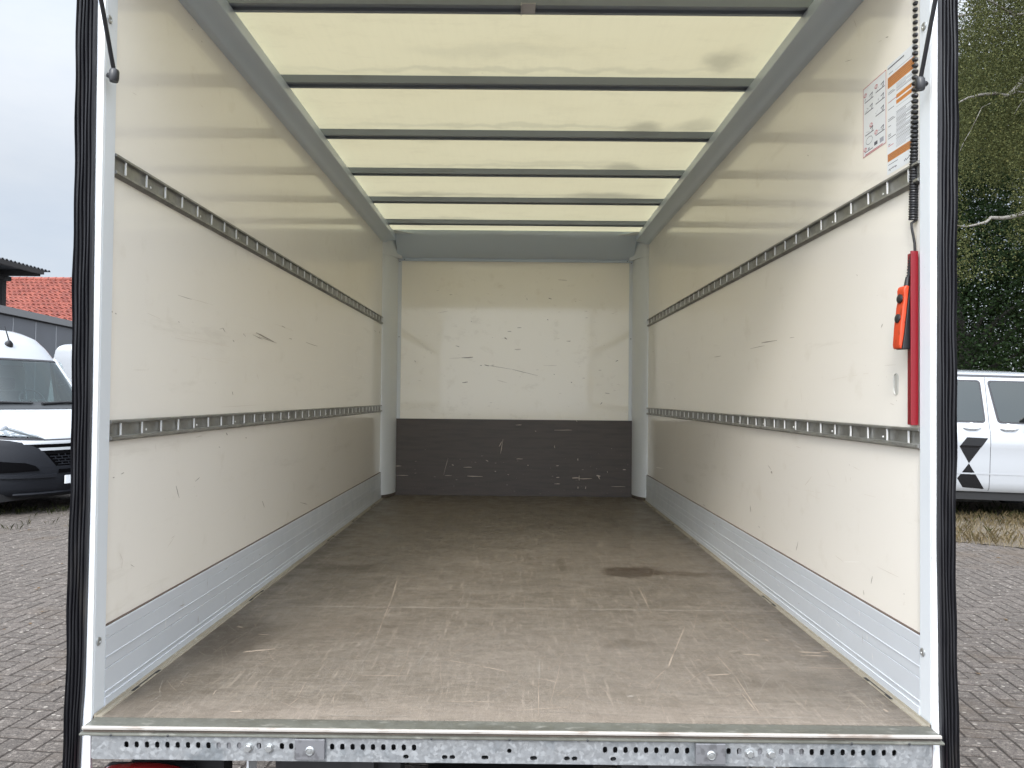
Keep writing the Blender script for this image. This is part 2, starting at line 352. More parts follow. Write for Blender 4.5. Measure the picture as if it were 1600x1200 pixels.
for a in range(-190, 260):
    for b in range(-110, 110):
        i = a + 2 * b; j = a - 2 * b
        for (x, y, wx, wy) in ((i, j, 2, 1), (i, j + 1, 1, 2)):
            cx, cyy = (x + wx / 2) * U, (y + wy / 2) * U
            X = cx * ca - cyy * sa; Y = cx * sa + cyy * ca
            if not (-15 < X < 11.5 and -1.5 < Y < 15.5): continue
            if X > 1.5 and Y > 3 and (Y > 8.55 - (X - 5.1) * .62 and X > 4.2): continue   # verge starts here
            if X > 1.3 and Y > 11: continue
            hx, hy = wx * U / 2 - .0054, wy * U / 2 - .0054; dz = random.uniform(-.0015, .0015); tx = random.uniform(-.008, .008); ty = random.uniform(-.008, .008)
            rot = random.uniform(-.006, .006)
            vs = []
            for (q, zz) in ((0, .001), (.0030, .0038)):
                for (sx, sy) in ((-1, -1), (1, -1), (1, 1), (-1, 1)):
                    lx, ly = sx * (hx - q) - sy * rot * .05, sy * (hy - q) + sx * rot * .05
                    gx, gy = cx + lx, cyy + ly
                    vs.append((gx * ca - gy * sa, gx * sa + gy * ca, zz + (dz + lx * tx + ly * ty if zz > .003 else 0)))
            pv.add(vs, [(0, 1, 5, 4), (1, 2, 6, 5), (2, 3, 7, 6), (3, 0, 4, 7), (4, 5, 6, 7)])
tag(pv.build('paving', M['paver'], recalc=False), kind='structure')
t = MT('dry_verge_soil', (0.1120, 0.0910, 0.0665), .95); t.mix(t.noise(6, 6, lo=.4, hi=.65), (0.1680, 0.1330, 0.0805)); t.mix(t.noise(40, 5, lo=.45, hi=.6), (0.0770, 0.0595, 0.0420))
t.mix(t.mul(t.noise(90, 4, lo=.6, hi=.7), .6), (0.2380, 0.2170, 0.1750)); t.bump(t.noise(30, 5), .02, .8); M['soil'] = t.m
vb = MB()
vx = [(4.2, 9.2), (5.1, 8.55), (11.6, 4.5), (40, 4.0), (40, 60), (1.3, 60), (1.3, 11.0), (4.2, 11.0)]
vb.poly([(x, y, .009) for x, y in vx]); tag(vb.build('verge', M['soil']), kind='structure')

# ------------------------------------------------------------------ THE BOX TRUCK
truck = empty('box_truck', (0, 1.8, F), 'open box truck with cream walls, lashing rails and worn brown plywood floor', 'truck')
D0, DJ, DP, DB, W = 1.823, 1.874, 5.73, 5.97, 1.04
def z(r): return F + r
def strip(mb, P, Q, wpx, mi, place, wob=.35, n=None):
    """irregular thin mark from image point P to Q laid on the real surface given by place(px,py)"""
    n = n or max(3, int(math.hypot(Q[0] - P[0], Q[1] - P[1]) / 7)); tp = []; bt = []
    dx, dy = Q[0] - P[0], Q[1] - P[1]; l = math.hypot(dx, dy) or 1; nx, ny = -dy / l, dx / l
    for k in range(n + 1):
        u = k / n; ww = wpx * .33 * (math.sin(PI * min(max(u, .06), .94)) ** .5) * random.uniform(1 - wob, 1 + wob)
        jx = random.uniform(-.25, .25) * wpx * .6
        x, y = P[0] + dx * u + nx * jx, P[1] + dy * u + ny * jx
        tp.append(place(x + nx * ww, y + ny * ww)); bt.append(place(x - nx * ww, y - ny * ww))
    mb.add(tp + bt, [(k, k + 1, n + 2 + k, n + 1 + k) for k in range(n)], mi)

# side walls
marksL = [(400, 520, 428, 534, 2.6, 1), (404, 526, 432, 536, 1.4, 1), (395, 523, 410, 530, 1.5, 1), (380, 521, 384, 526, 1.2, 1), (430, 506, 458, 517, 1.6, 2), (440, 509, 446, 512, 1.4, 1),
          (278, 461, 300, 468, 1.2, 1), (300, 467, 334, 477, 1, 2), (230, 489, 250, 498, 1, 2), (348, 512, 352, 519, 1.3, 1), (343, 514, 350, 513, 1, 1), (452, 529, 456, 530, 1.8, 1), (478, 535, 496, 541, 1.5, 1), (364, 531, 366, 534, 1.6, 1),
          (174, 486, 176, 488, 2.2, 1), (180, 489, 182, 491, 2.4, 1), (279, 502, 280, 504, 1.6, 1), (401, 583, 404, 592, 1, 2), (363, 612, 364, 617, 1.6, 1),
          (306, 683, 316, 681, 2.6, 2), (354, 676, 355, 680, 2.4, 1), (384, 683, 385, 685, 2.2, 1), (275, 759, 280, 778, 1.5, 1), (305, 752, 312, 746, 1.3, 1), (410, 783, 413, 793, 1.6, 1),
          (469, 785, 480, 788, 1.4, 1), (480, 788, 487, 795, 1.1, 2), (450, 770, 450, 782, 1.2, 2), (187, 864, 192, 876, 1.4, 2), (191, 876, 190, 888, 1.1, 2), (204, 882, 210, 886, 1.2, 1), (176, 746, 179, 746, 2, 1), (189, 741, 194, 738, 1.4, 1),
          (342, 698, 344, 699, 2, 1), (300, 45, 301, 47, 1.4, 1), (315, 64, 316, 66, 1.6, 1), (585, 516, 588, 519, 1.4, 1), (593, 517, 593, 521, 1.3, 1), (572, 772, 573, 778, 1.3, 1), (346, 636, 400, 633, 1, 2), (209, 578, 232, 578, 1, 2), (492, 767, 493, 772, 1, 2)]
marksR = [(1190, 536, 1214, 532, 2.2, 1), (1172, 545, 1195, 540, 1, 1), (1234, 528, 1241, 527, 1.3, 1), (1116, 558, 1127, 556, 1.2, 1), (1160, 547, 1163, 547, 1, 2), (1098, 507, 1108, 505, 1, 2), (1205, 736, 1206, 740, 2.4, 1),
          (1200, 727, 1205, 734, 1.2, 1), (1258, 758, 1268, 745, 1.3, 2), (1172, 790, 1173, 800, 1.2, 1), (1247, 846, 1244, 860, 1.2, 1), (1363, 900, 1361, 912, 1.2, 1), (1349, 922, 1350, 930, 1.3, 1), (1098, 788, 1102, 790, 1.5, 1), (1185, 822, 1187, 825, 1.4, 1),
          (1411, 928, 1414, 928, 1.2, 1), (1413, 940, 1412, 946, 1, 2), (1384, 59, 1388, 57, 1.8, 1), (1372, 66, 1378, 63, 1.2, 2), (1334, 30, 1338, 42, 1.6, 2), (1379, 506, 1377, 512, 1.4, 1), (1262, 242, 1263, 244, 1.6, 1), (1226, 276, 1232, 284, 1, 2),
          (1305, 868, 1318, 878, 1, 2), (1318, 878, 1342, 878, 1, 3), (1370, 885, 1404, 902, 1, 2), (1338, 429, 1340, 431, 1.5, 1), (1054, 622, 1055, 624, 1.3, 1), (1020, 549, 1021, 550, 1.3, 1), (1382, 571, 1400, 570, 1.1, 2), (1401, 625, 1401, 627, 1.5, 2), (1025, 730, 1036, 732, 1.2, 3), (1061, 705, 1072, 708, 1, 2)]
for s, marks in ((-1, marksL), (1, marksR)):
    mb = MB().box(s * W, s * (W + .035), DJ - .045, DB + .06, z(-.03), z(2.105))
    mx_ = s * (W - .0007)
    pl = lambda x, y, mx_=mx_: onX(x, y, mx_)
    for (x1, y1, x2, y2, wp, mi) in marks: strip(mb, (x1, y1), (x2, y2), wp, mi, pl)
    for k in range(90):          # small nicks that years of loading leave
        yy = random.uniform(1.95, 5.6); zz = z(random.choice((random.uniform(.25, .65), random.uniform(.75, 1.3), random.uniform(.3, 1.9))))
        a = random.choice((PI / 2, 0, random.uniform(0, PI))) + random.uniform(-.2, .2); ln = random.choice((.003, .005, .012, .03, .06)); wd = random.uniform(.0005, .0015)
        c_, s_ = math.cos(a) * ln / 2, math.sin(a) * ln / 2; px_, pz_ = -math.sin(a) * wd, math.cos(a) * wd
        mb.poly([(mx_, yy + c_, zz + s_), (mx_, yy + px_, zz + pz_), (mx_, yy - c_, zz - s_), (mx_, yy - px_, zz - pz_)], 2 if random.random() < .93 else 1)
    for k in range(34):           # long rub marks at load height
        yy = random.uniform(2.1, 4.9); zz = z(random.choice((random.gauss(1.05, .10), random.gauss(.95, .05), random.gauss(.45, .08)))); ln = random.uniform(.08, .55); tl = random.gauss(0, .03)
        n_ = 8; wd = random.uniform(.0004, .0011)
        for q in range(n_):
            if random.random() < .35: continue
            u0, u1 = q / n_, (q + 1) / n_; za, zb2 = zz + tl * u0 + random.gauss(0, .0006), zz + tl * u1
            mb.poly([(mx_, yy + ln * u0, za - wd * .4), (mx_, yy + ln * u1, zb2 - wd), (mx_, yy + ln * u1, zb2 + wd * .6), (mx_, yy + ln * u0, za + wd)], 4)
    o = part(mb, 'side_wall', [M['wall'], M['mark'], M['mark_soft'], M['mark_light'], M['rub']], truck, recalc=False)
    # outer skin
    part(MB().box(s * (W + .0352), s * (W + .050), D0 + .004, DB + .065, z(-.10), z(2.16)), 'outer_skin', M['white'], truck)
    # kick plate with grooves and coved foot
    X = lambda d: s * (W - d)
    prof = [(X(0), z(.2035)), (X(.008), z(.2035)), (X(.010), z(.201)), (X(.010), z(.174)), (X(.0085), z(.1735)), (X(.0085), z(.1715)), (X(.010), z(.171)),
            (X(.010), z(.127)), (X(.0115), z(.1265)), (X(.0115), z(.1235)), (X(.010), z(.123)), (X(.010), z(.099)), (X(.008), z(.0985)), (X(.008), z(.0955)), (X(.010), z(.095)),
            (X(.010), z(.040)), (X(.0118), z(.0395)), (X(.0118), z(.036)), (X(.010), z(.0355)), (X(.010), z(.024)), (X(.0125), z(.0235)), (X(.0125), z(.0055)), (X(.0125), z(.001)), (X(0), z(.001))]
    mb = MB().extr(prof, DJ, DP + .04)
    scr = 40
    for k in range(scr):
        yy = random.uniform(2.0, 5.3); zz = z(random.uniform(.03, .19)); a = random.choice((.1, -.1, 1.5, 1.3)) ; ln = random.uniform(.006, .05); wd = random.uniform(.0006, .0014)
        c_, s_ = math.cos(a) * ln / 2, min(math.sin(a) * ln / 2, .02); px_, pz_ = -math.sin(a) * wd, math.cos(a) * wd; xx = X(.0123)
        mb.poly([(xx, yy + c_, zz + s_), (xx, yy + px_, zz + pz_), (xx, yy - c_, zz - s_), (xx, yy - px_, zz - pz_)], random.choice((1, 2, 2)))
    part(mb, 'kick_plate', [M['kick'], M['mark'], M['mark_light']], truck, recalc=False)
    part(MB().box(X(0), X(.0088), DJ, DP + .03, z(.2036), z(.2052)), 'joint_line', M['gap'], truck)
    # floor edge profile and its lashing slots
    ep = part(MB().extr([(X(.0127), z(.0008)), (X(.0127), z(.0058)), (X(.0165), z(.0060)), (X(.019), z(.0018)), (X(.024), z(.0015)), (X(.030), z(.0012)), (X(.032), z(.003)), (X(.034), z(.0005)), (X(.034), z(-.02)), (X(.0127), z(-.02))], D0 - .0, DP + .05),
              'floor_edge_profile', M['edge'], truck)
    for yc in (2.05, 2.92, 4.10, 4.72, 5.32):
        mb = MB().box(X(.0255), X(.0335), yc - .075, yc - .045, z(.0030), z(.0036), 0).box(X(.0255), X(.0335), yc + .050, yc + .075, z(.0030), z(.0036), 0)
        mb.box(X(.026), X(.0285), yc - .045, yc + .05, z(.0030), z(.0036), 0)
        part(mb, 'lashing_slot_shade', M['dark'], ep)  # thin black plates laid on top stand in for the shade inside the slots
    # rails
    for (zt, zb) in ((1.412, 1.355), (.7267, .672)):
        h = zt - zb
        pr = [(X(0), z(zt)), (X(.012), z(zt)), (X(.0135), z(zt - .002)), (X(.0135), z(zt - .007)), (X(.004), z(zt - .0085)), (X(.004), z(zb + .0145)), (X(.0135), z(zb + .0125)), (X(.0145), z(zb + .006)), (X(.004), z(zb)), (X(0), z(zb))]
        mb = MB().extr(pr, DJ + .002, DP - .01)
        for k in range(35):
            yc = 1.926 + .1102 * k
            if yc > DP - .02: break
            mb.box(X(.0082), X(.0122), yc - .0016, yc + .0016, z(zt - .0083), z(zb + .0145), 1)
            # pressed hollow each side of a rod
            if k % 3 == 1: mb.lathe([(.0035, 0), (.003, .0012), (.0012, .002)], (X(.004), yc + .035, z(zb + h * .42)), (-s, 0, 0), 8, 1)
        part(mb, 'lashing_rail', [M['rail'], M['rod']], truck, recalc=False)
    # door jamb: grey inward face, white rear-facing flange
    jb = part(MB().box(s * 1.030, s * (W + .030), D0 + .002, DJ, z(.000), z(2.11)), 'door_jamb', M['frame'], truck, bevel=.0015)
    part(MB().extr([(s * 1.0302, D0 + .0018), (s * 1.0302, D0 - .006), (s * 1.033, D0 - .008), (s * 1.068, D0 - .008), (s * 1.068, D0 + .0018)], z(-.128), z(2.11), 'z'), 'corner_post', M['white'], truck, bevel=.001)
    for (px, py) in (((171, 30), (154, 1002)) if s < 0 else ((1444, 41), (1442, 1019))):
        c = onX(px, py, s * 1.030)
        part(MB().lathe([(.0105, 0), (.0105, .0015), (.0085, .003), (.004, .003), (.0035, .0018)], c, (-s, 0, 0), 20), 'screw', M['bolt'], jb, smooth=True)
    # rubber seal with ribs, flaring at the foot
    lv = ([(-.30, 1.044, 1.088), (-.11, 1.040, 1.0845), (.003, 1.0376, 1.084), (.07, 1.033, 1.081), (.205, 1.0315, 1.0795), (.44, 1.030, 1.080), (.83, 1.0295, 1.080), (1.3, 1.0335, 1.0857), (1.76, 1.036, 1.087), (2.15, 1.037, 1.088)] if s < 0 else
          [(-.30, 1.041, 1.086), (-.11, 1.036, 1.082), (.003, 1.0325, 1.0785), (.07, 1.031, 1.0765), (.205, 1.030, 1.0745), (.44, 1.0265, 1.073), (.83, 1.027, 1.075), (1.3, 1.029, 1.0785), (1.76, 1.031, 1.081), (2.15, 1.032, 1.083)])
    ribs = []
    nr = 4
    for k in range(nr):
        a0 = .12 + .72 * k / nr
        for q, d in ((0, -.007), (.12, -.007), (.28, .005), (.5, .007), (.74, .005), (.88, -.006)): ribs.append((a0 + .72 / nr * q, d))
    sec = [(0.0, -.007), (0.02, .001), (.09, .004)] + ribs + [(.84, -.003), (.88, -.002), (.94, .004), (1.0, -.007)]
    zs = np.linspace(-.30, 2.15, 70); vs = []
    for zz in zs:
        i = np.interp(zz, [q[0] for q in lv], [q[1] for q in lv]); o_ = np.interp(zz, [q[0] for q in lv], [q[2] for q in lv])
        wv = .0012 * math.sin(zz * 9 + s) + .0008 * math.sin(zz * 31)
        i += .003
        rowp = [(s * 1.0085 * (i + (o_ - i) * u + wv * (.3 + u)), 1.8065 - d * (1 + .25 * math.sin(zz * 17 + u * 9)), z(zz)) for u, d in sec]
        rowp += [(s * 1.0085 * o_, 1.8146, z(zz)), (s * 1.0085 * i, 1.8146, z(zz))]
        vs += rowp
    nrow = len(sec) + 2; fs = []
    for a in range(len(zs) - 1):
        for b in range(nrow): fs.append((a * nrow + b, a * nrow + (b + 1) % nrow, (a + 1) * nrow + (b + 1) % nrow, (a + 1) * nrow + b))
    fs += [tuple(range(nrow - 1, -1, -1)), tuple((len(zs) - 1) * nrow + b for b in range(nrow))]
    part(MB().add(vs, fs), 'door_seal', M['rubber'], truck, smooth=True, sharp=25)
    # roof side beam (coved)
    pr = [(s * W, z(2.0)), (s * 1.018, z(2.001)), (s * 1.012, z(2.004)), (s * 1.006, z(2.010)), (s * .998, z(2.016)), (s * .988, z(2.0215)), (s * .974, z(2.026)), (s * .962, z(2.029)), (s * .948, z(2.031)), (s * .945, z(2.034)), (s * .945, z(2.073)), (s * 1.0, z(2.1045)), (s * W, z(2.1045))]
    part(MB().extr(pr, D0 + .01, DP + .06), 'roof_side_beam', M['beam'], truck, smooth=True, sharp=28)
    # front pillars: quarter-round with a flat flange
    pr = [(s * W, DP), (s * 1.036, DP), (s * 1.022, DP + .008), (s * 1.004, DP + .028), (s * .985, DP + .062), (s * .968, DP + .105), (s * .957, DP + .150), (s * .952, DP + .190), (s * .951, DB - .014), (s * .925, DB - .014), (s * .925, DB + .01), (s * W, DB + .01)]
    pil = part(MB().extr(pr, z(.026), z(1.905), 'z'), 'front_pillar', M['frame'], truck, smooth=True, sharp=50)
    part(MB().extr([(a + (-.0 if abs(a) > 1.03 else s * .002), b + .003) for a, b in pr], z(0.0005), z(.0255), 'z'), 'pillar_gap_shade', M['wood'], pil)  # dark block put in as the shade of the gap under the pillar
    # corner casting
    pr2 = [(s * W, DP - .006), (s * 1.035, DP - .006), (s * 1.020, DP + .004), (s * 1.0, DP + .024), (s * .981, DP + .058), (s * .962, DP + .103), (s * .948, DP + .150), (s * .930, DP + .165), (s * .915, DP + .17), (s * .915, DB + .01), (s * W, DB + .01)]
    part(MB().extr(pr2, z(1.9055), z(2.055), 'z'), 'corner_casting', M['frame'], pil, smooth=True, sharp=50)
    for zz in (z(1.890), z(1.278)):
        part(MB().lathe([(.004, 0), (.003, .0012)], (s * .939, DB - .0145, zz), (0, -1, 0), 8), 'rivet', M['dark'], pil)

# bulkhead
def plB(x, y): return onY(x, y, DB - .0006)
mb = MB().box(-W, W, DB, DB + .03, z(-.02), z(2.10))
marksB = [(702, 560, 722, 559, 1, 2), (721, 559, 739, 558, 2.6, 1), (750, 571, 753, 571, 1.8, 1), (757, 570, 764, 572, 2, 1), (762, 571, 800, 577, 1, 1), (800, 577, 840, 587, .9, 1), (788, 528, 792, 530, 3, 1), (804, 546, 814, 546, 2.4, 2), (722, 598, 731, 597, 1.6, 1),
          (855, 499, 857, 500, 1.8, 1), (857, 466, 862, 467, 2, 1), (823, 466, 824, 469, 1.2, 1), (808, 512, 815, 512, 1.1, 1), (793, 518, 799, 518, 1.3, 1), (885, 533, 892, 533, 1.3, 1), (892, 597, 894, 598, 2, 1), (962, 565, 966, 563, 1.6, 1), (938, 632, 941, 629, 1.6, 1),
          (872, 437, 886, 438, 1, 1), (712, 540, 718, 542, 1.2, 1), (648, 563, 649, 566, 1.2, 1), (673, 551, 674, 552, 1.3, 1), (736, 502, 737, 503, 1.4, 1), (945, 614, 953, 615, 1.1, 1), (865, 585, 867, 585, 1.2, 1), (700, 486, 684, 489, 1.2, 2), (777, 594, 792, 598, 1, 2), (850, 571, 870, 571, .9, 2)]
for (x1, y1, x2, y2, wp, mi) in marksB: strip(mb, (x1, y1), (x2, y2), wp, mi, plB)
for k in range(90):
    xx, zz = random.uniform(-.85, .85), z(random.uniform(.65, 1.75)); ln = random.choice((.003, .005, .01, .03)); wd = random.uniform(.0008, .002); yy = DB - .0007
    mb.poly([(xx - ln / 2, yy, zz), (xx, yy, zz - wd), (xx + ln / 2, yy, zz + wd * .3), (xx, yy, zz + wd)], random.choice((1, 2, 2, 2, 2)))
part(mb, 'bulkhead', [M['back'], M['mark'], M['mark_soft']], truck, recalc=False)
mb = MB().box(-.962, .962, DB - .024, DB - .0005, z(.001), z(.616))
plD = lambda x, y: onY(x, y, DB - .0247)
for (x1, y1, x2, y2, wp) in ((782, 709, 786, 686, 1.2), (724, 730, 737, 730, 1.6), (730, 744, 754, 744.5, 2), (759, 719, 763, 721, 1.8), (806, 664, 815, 664, 1.4), (695, 743, 706, 743, 1), (618, 728, 627, 728, 1.4), (617, 742.5, 638, 743, 1.2), (706, 726, 709, 727, 1.8),
                             (866, 672, 894, 672, 1), (894, 747, 905, 747, 2.6), (905, 743, 905, 751, 1.6), (905, 748, 925, 748, 1.4), (932, 743, 938, 744, 3), (935, 743, 937, 749, 2.2), (869, 728, 873, 727.5, 1.6), (869, 746, 874, 746, 1.6), (866, 756, 875, 756, 1.4), (955, 760, 977, 760.5, 1.2),
                             (903, 716, 903, 720, 1.4), (903, 760, 903, 764, 1.4), (915, 760, 915, 764, 1.4), (973, 734, 978, 734, 1.8), (949, 736, 949, 739, 1.2), (807, 717, 817, 717, 1.6), (824, 727, 826, 727, 1.6), (836, 673, 838, 674, 1), (866, 696, 867, 700, 1.2), (693, 742, 700, 716, .7), (900, 657, 902, 659, 1.4), (780, 698, 784, 690, 1.3), (793, 741, 795, 742, 1.6), (773, 736, 775, 737, 1.6)):
    strip(mb, (x1, y1), (x2, y2), wp, 1, plD)
for k in range(60):
    xx, zz = random.uniform(-.93, .93), z(abs(random.gauss(.12, .16)) + .01)
    if zz > z(.6): continue
    ln = random.choice((.003, .004, .008, .02)); wd = random.uniform(.0006, .0016); yy = DB - .0247
    mb.poly([(xx - ln / 2, yy, zz), (xx, yy, zz - wd), (xx + ln / 2, yy, zz + wd * .3), (xx, yy, zz + wd)], 1)
part(mb, 'scuff_board', [M['board'], MT('board_bare_scratch', (.50, .42, .35), .7).m], truck, recalc=False)
# header cove across the bulkhead
pr = [(DP + .02, z(2.104)), (DP + .02, z(2.090)), (DP + .028, z(2.072)), (DP + .044, z(2.05)), (DP + .072, z(2.018)), (DP + .102, z(1.985)), (DP + .135, z(1.952)), (DP + .168, z(1.930)), (DP + .195, z(1.921)), (DP + .212, z(1.919)), (DP + .2155, z(1.9185)), (DP + .2155, z(1.897)), (DB + .001, z(1.897)), (DB + .001, z(2.104))]
hd = part(MB().extr(pr, -.9495, .9495, 'x'), 'front_header', M['beam'], truck, smooth=True, sharp=45)
for xx in (-.90, .905): part(MB().lathe([(.004, 0), (.003, .0012)], (xx, DP + .2152, z(1.907)), (0, -1, 0), 8), 'rivet', M['dark'], hd)
for s in (-1, 1):
    mb = MB()
    mb.extr([(s * .945, DP - .1), (s * .945, DP + .02), (s * .80, DP + .02), (s * .86, DP - .02)], z(2.0735), z(2.0775), 'z')
    part(mb, 'gusset_plate', M['frame'], truck)

# floor
mb = MB().box(-1.006, 1.006, D0 - .001, DB, z(-.03), z(0))
zf = z(.0006)
def fl(px, py): return onZ(px, py, zf)
for ys in (2.785, 4.10, 5.42):     # sheet joints
    n = 90; xs = np.linspace(-1.0, 1.0, n + 1)
    for k in range(n):
        w1, w2 = random.uniform(.0016, .0036), random.uniform(.0016, .0036)
        mb.poly([(xs[k], ys - w1, zf), (xs[k + 1], ys - w2, zf), (xs[k + 1], ys + w2, zf), (xs[k], ys + w1, zf)], 3)
for (x1, y1, x2, y2, wp, mi) in ((622, 900, 612, 935, 2.2, 1), (612, 935, 598, 970, 2.4, 1), (598, 970, 585, 1005, 1.8, 1), (585, 1005, 563, 1040, 1.2, 2), (560, 1055, 640, 1056, 1.2, 1), (598, 970, 610, 978, 1, 2), (380, 1019, 430, 1014, 3.2, 1), (403, 991, 420, 992, 1.4, 1), (370, 979, 380, 980, 1.8, 1),
        (332, 1086, 338, 1078, 2.2, 1), (465, 1089, 478, 1065, 1.2, 1), (449, 1104, 470, 1088, 1, 1), (998, 918, 1018, 958, 2, 1), (1005, 925, 1012, 940, 1, 1), (1070, 980, 1052, 1022, 2.4, 1), (1052, 1022, 1044, 1042, 3, 1), (1044, 1042, 1012, 1072, 1.6, 1), (1035, 1058, 1022, 1085, 1.2, 1),
        (1105, 1055, 1143, 1053, 2.6, 1), (1160, 1022, 1188, 1024, 3.0, 1), (1248, 1019, 1282, 1020, 3.4, 1), (1250, 1024, 1295, 1025, 2.0, 1), (1260, 1043, 1330, 1045, 1.2, 1), (1118, 1022, 1150, 1058, 1.4, 1), (1150, 1058, 1190, 1120, 2.0, 1), (1160, 1085, 1180, 1110, 2.4, 1), (1130, 1045, 1148, 1056, 1, 2),
        (930, 840, 945, 858, 1.2, 1), (945, 858, 949, 872, 1, 1), (985, 850, 997, 862, 1.2, 1), (997, 862, 1003, 872, 1, 1), (1060, 860, 1070, 870, 1.3, 1), (1045, 842, 1057, 842, 1.5, 1), (843, 1030, 842, 1062, 2.6, 2), (842, 1062, 841, 1120, 1.4, 1), (843, 1060, 872, 1066, 1.4, 1), (692, 1030, 735, 1038, 1.3, 1),
        (735, 1038, 798, 1050, 1.6, 1), (650, 1040, 680, 1000, 1.6, 2), (680, 1000, 700, 955, 1, 2), (660, 1030, 655, 1045, 1.2, 2), (862, 803, 872, 803, 1, 1), (870, 803, 892, 803, .8, 2), (892, 803, 900, 818, .8, 2), (1285, 1018, 1310, 1019, 2, 1), (1094, 1030, 1085, 1032, 1.4, 1), (1130, 968, 1175, 1000, 1, 1), (1150, 920, 1245, 1000, 1, 2),
        (1380, 1108, 1388, 1112, 3, 1), (1195, 998, 1201, 1002, 3, 1), (980, 1088, 990, 1088, 5, 2), (360, 1112, 378, 1112, 3.4, 1), (690, 1096, 780, 1097, 1, 1), (805, 1110, 885, 1105, 1.2, 1), (500, 1118, 640, 1119, 1.2, 2), (1100, 1120, 1300, 1122, 1.2, 2), (1130, 880, 1142, 887, 1, 1), (575, 865, 600, 868, 1, 1), (520, 900, 560, 905, 1, 2)):
    strip(mb, (x1, y1), (x2, y2), wp, mi, fl)
for k in range(3200):               # random scratches, mostly along the loading direction
    yy = 1.86 + 3.9 * random.random() ** 1.25; xx = random.uniform(-.98, .98)
    a = random.choice((PI / 2, PI / 2 + .5, PI / 2 - .5, 0, random.uniform(0, PI), random.uniform(0, PI))) + random.gauss(0, .22)
    ln = random.choice((.015, .03, .05, .08, .12, .25, .4)) * random.uniform(.6, 1.3); wd = random.uniform(.0003, .0007); curv = random.gauss(0, .5)
    mi = 2 if random.random() < .75 else 1; n = max(2, int(ln / .05)); pts = []; x_, y_, a_ = xx, yy, a
    for q in range(n + 1):
        pts.append((x_, y_, a_)); x_ += math.cos(a_) * ln / n; y_ += math.sin(a_) * ln / n; a_ += curv * ln / n + random.gauss(0, .06)
    if any(abs(p[0]) > .995 or not (1.835 < p[1] < 5.93) for p in pts): continue
    vs = []
    for q, (x_, y_, a_) in enumerate(pts):
        ww = wd * (math.sin(PI * (q + .35) / (n + .7)) ** .5); vs += [(x_ - math.sin(a_) * ww, y_ + math.cos(a_) * ww, zf), (x_ + math.sin(a_) * ww, y_ - math.cos(a_) * ww, zf)]
    mb.add(vs, [(2 * q, 2 * q + 1, 2 * q + 3, 2 * q + 2) for q in range(n)], mi)
part(mb, 'load_floor', [M['floor'], M['scr_a'], M['scr_b'], MT('worn_sheet_joint', (.30, .262, .225), .7).m], truck, recalc=False)

# roof skin, with slight sag between bows
mb = MB(); bows = [1.83, 2.434, 3.037, 3.642, 4.248, 4.854, 5.463, 6.03]
ys = np.linspace(1.83, DB + .06, 90); xs = np.linspace(-W, W, 20); vs = []
for yy in ys:
    for xx in xs: vs.append((xx, yy, z(2.108) + .006 * (1 - (xx / W) ** 2) + .0015 * math.sin(yy * 11) * math.sin(xx * 5)))
nx = len(xs)
part(MB().add(vs, [(a * nx + b, a * nx + b + 1, (a + 1) * nx + b + 1, (a + 1) * nx + b) for a in range(len(ys) - 1) for b in range(nx - 1)]), 'roof_skin', M['roof'], truck, smooth=True)
for i, yb in enumerate(bows[1:7]):
    zb = z(2.073)
    pr = [(yb, zb), (yb - .015, zb), (yb - .0155, zb + .011), (yb - .046, zb + .011), (yb - .047, zb), (yb - .060, zb), (yb - .0615, zb + .030), (yb - .013, zb + .0325), (yb - .001, zb + .0325)]
    bo = part(MB().extr(pr, -.985, .985, 'x'), 'roof_bow', M['bow'], truck)
    if i == 0:
        xc = .035
        mb = MB().box(xc - .022, xc + .022, yb - .075, yb - .012, zb - .004, zb - .0005).box(xc - .026, xc - .0225, yb - .075, yb - .008, zb - .009, zb + .001)
        part(mb, 'strap_bracket', MT('worn_bracket', (.42, .41, .42), .5).m, bo, bevel=.001)
# rear portal header and rolled-up flap above the doorway (above the picture, seen from below and in reflections)
hz = 2.02
part(MB().box(-1.06, 1.06, D0 - .006, DJ, z(hz), z(2.17)), 'rear_header', M['white'], truck, bevel=.003)
part(MB().box(-W - .05, W + .05, D0 + .05, DB + .065, z(2.128), z(2.14)), 'roof_rim', M['white'], truck) if False else None

# sill and rear beam
HX = 1.023
sl = part(MB().box(-HX, HX, 1.7725, D0 - .0015, z(-.0130), z(-.0008)), 'sill', M['sill'], truck)
part(MB().extr([(1.7718, z(.0006)), (1.767, z(.0008)), (1.7648, z(-.001)), (1.7648, z(-.0055)), (1.767, z(-.0068)), (1.7718, z(-.0068))], -HX, HX, 'x'), 'worn_lip', M['edge_bright'], sl, smooth=True, sharp=50)
part(MB().box(-HX, HX, 1.7705, 1.7723, z(-.0132), z(-.0070)), 'wood_edge', M['wood'], sl)
part(MB().extr([(1.772, z(-.0134)), (1.764, z(-.0136)), (1.761, z(-.0152)), (1.761, z(-.0180)), (1.764, z(-.0198)), (1.80, z(-.0198)), (1.80, z(-.0134))], -HX - .004, HX + .004, 'x'), 'lower_lip', M['sill'], sl, smooth=True, sharp=40)

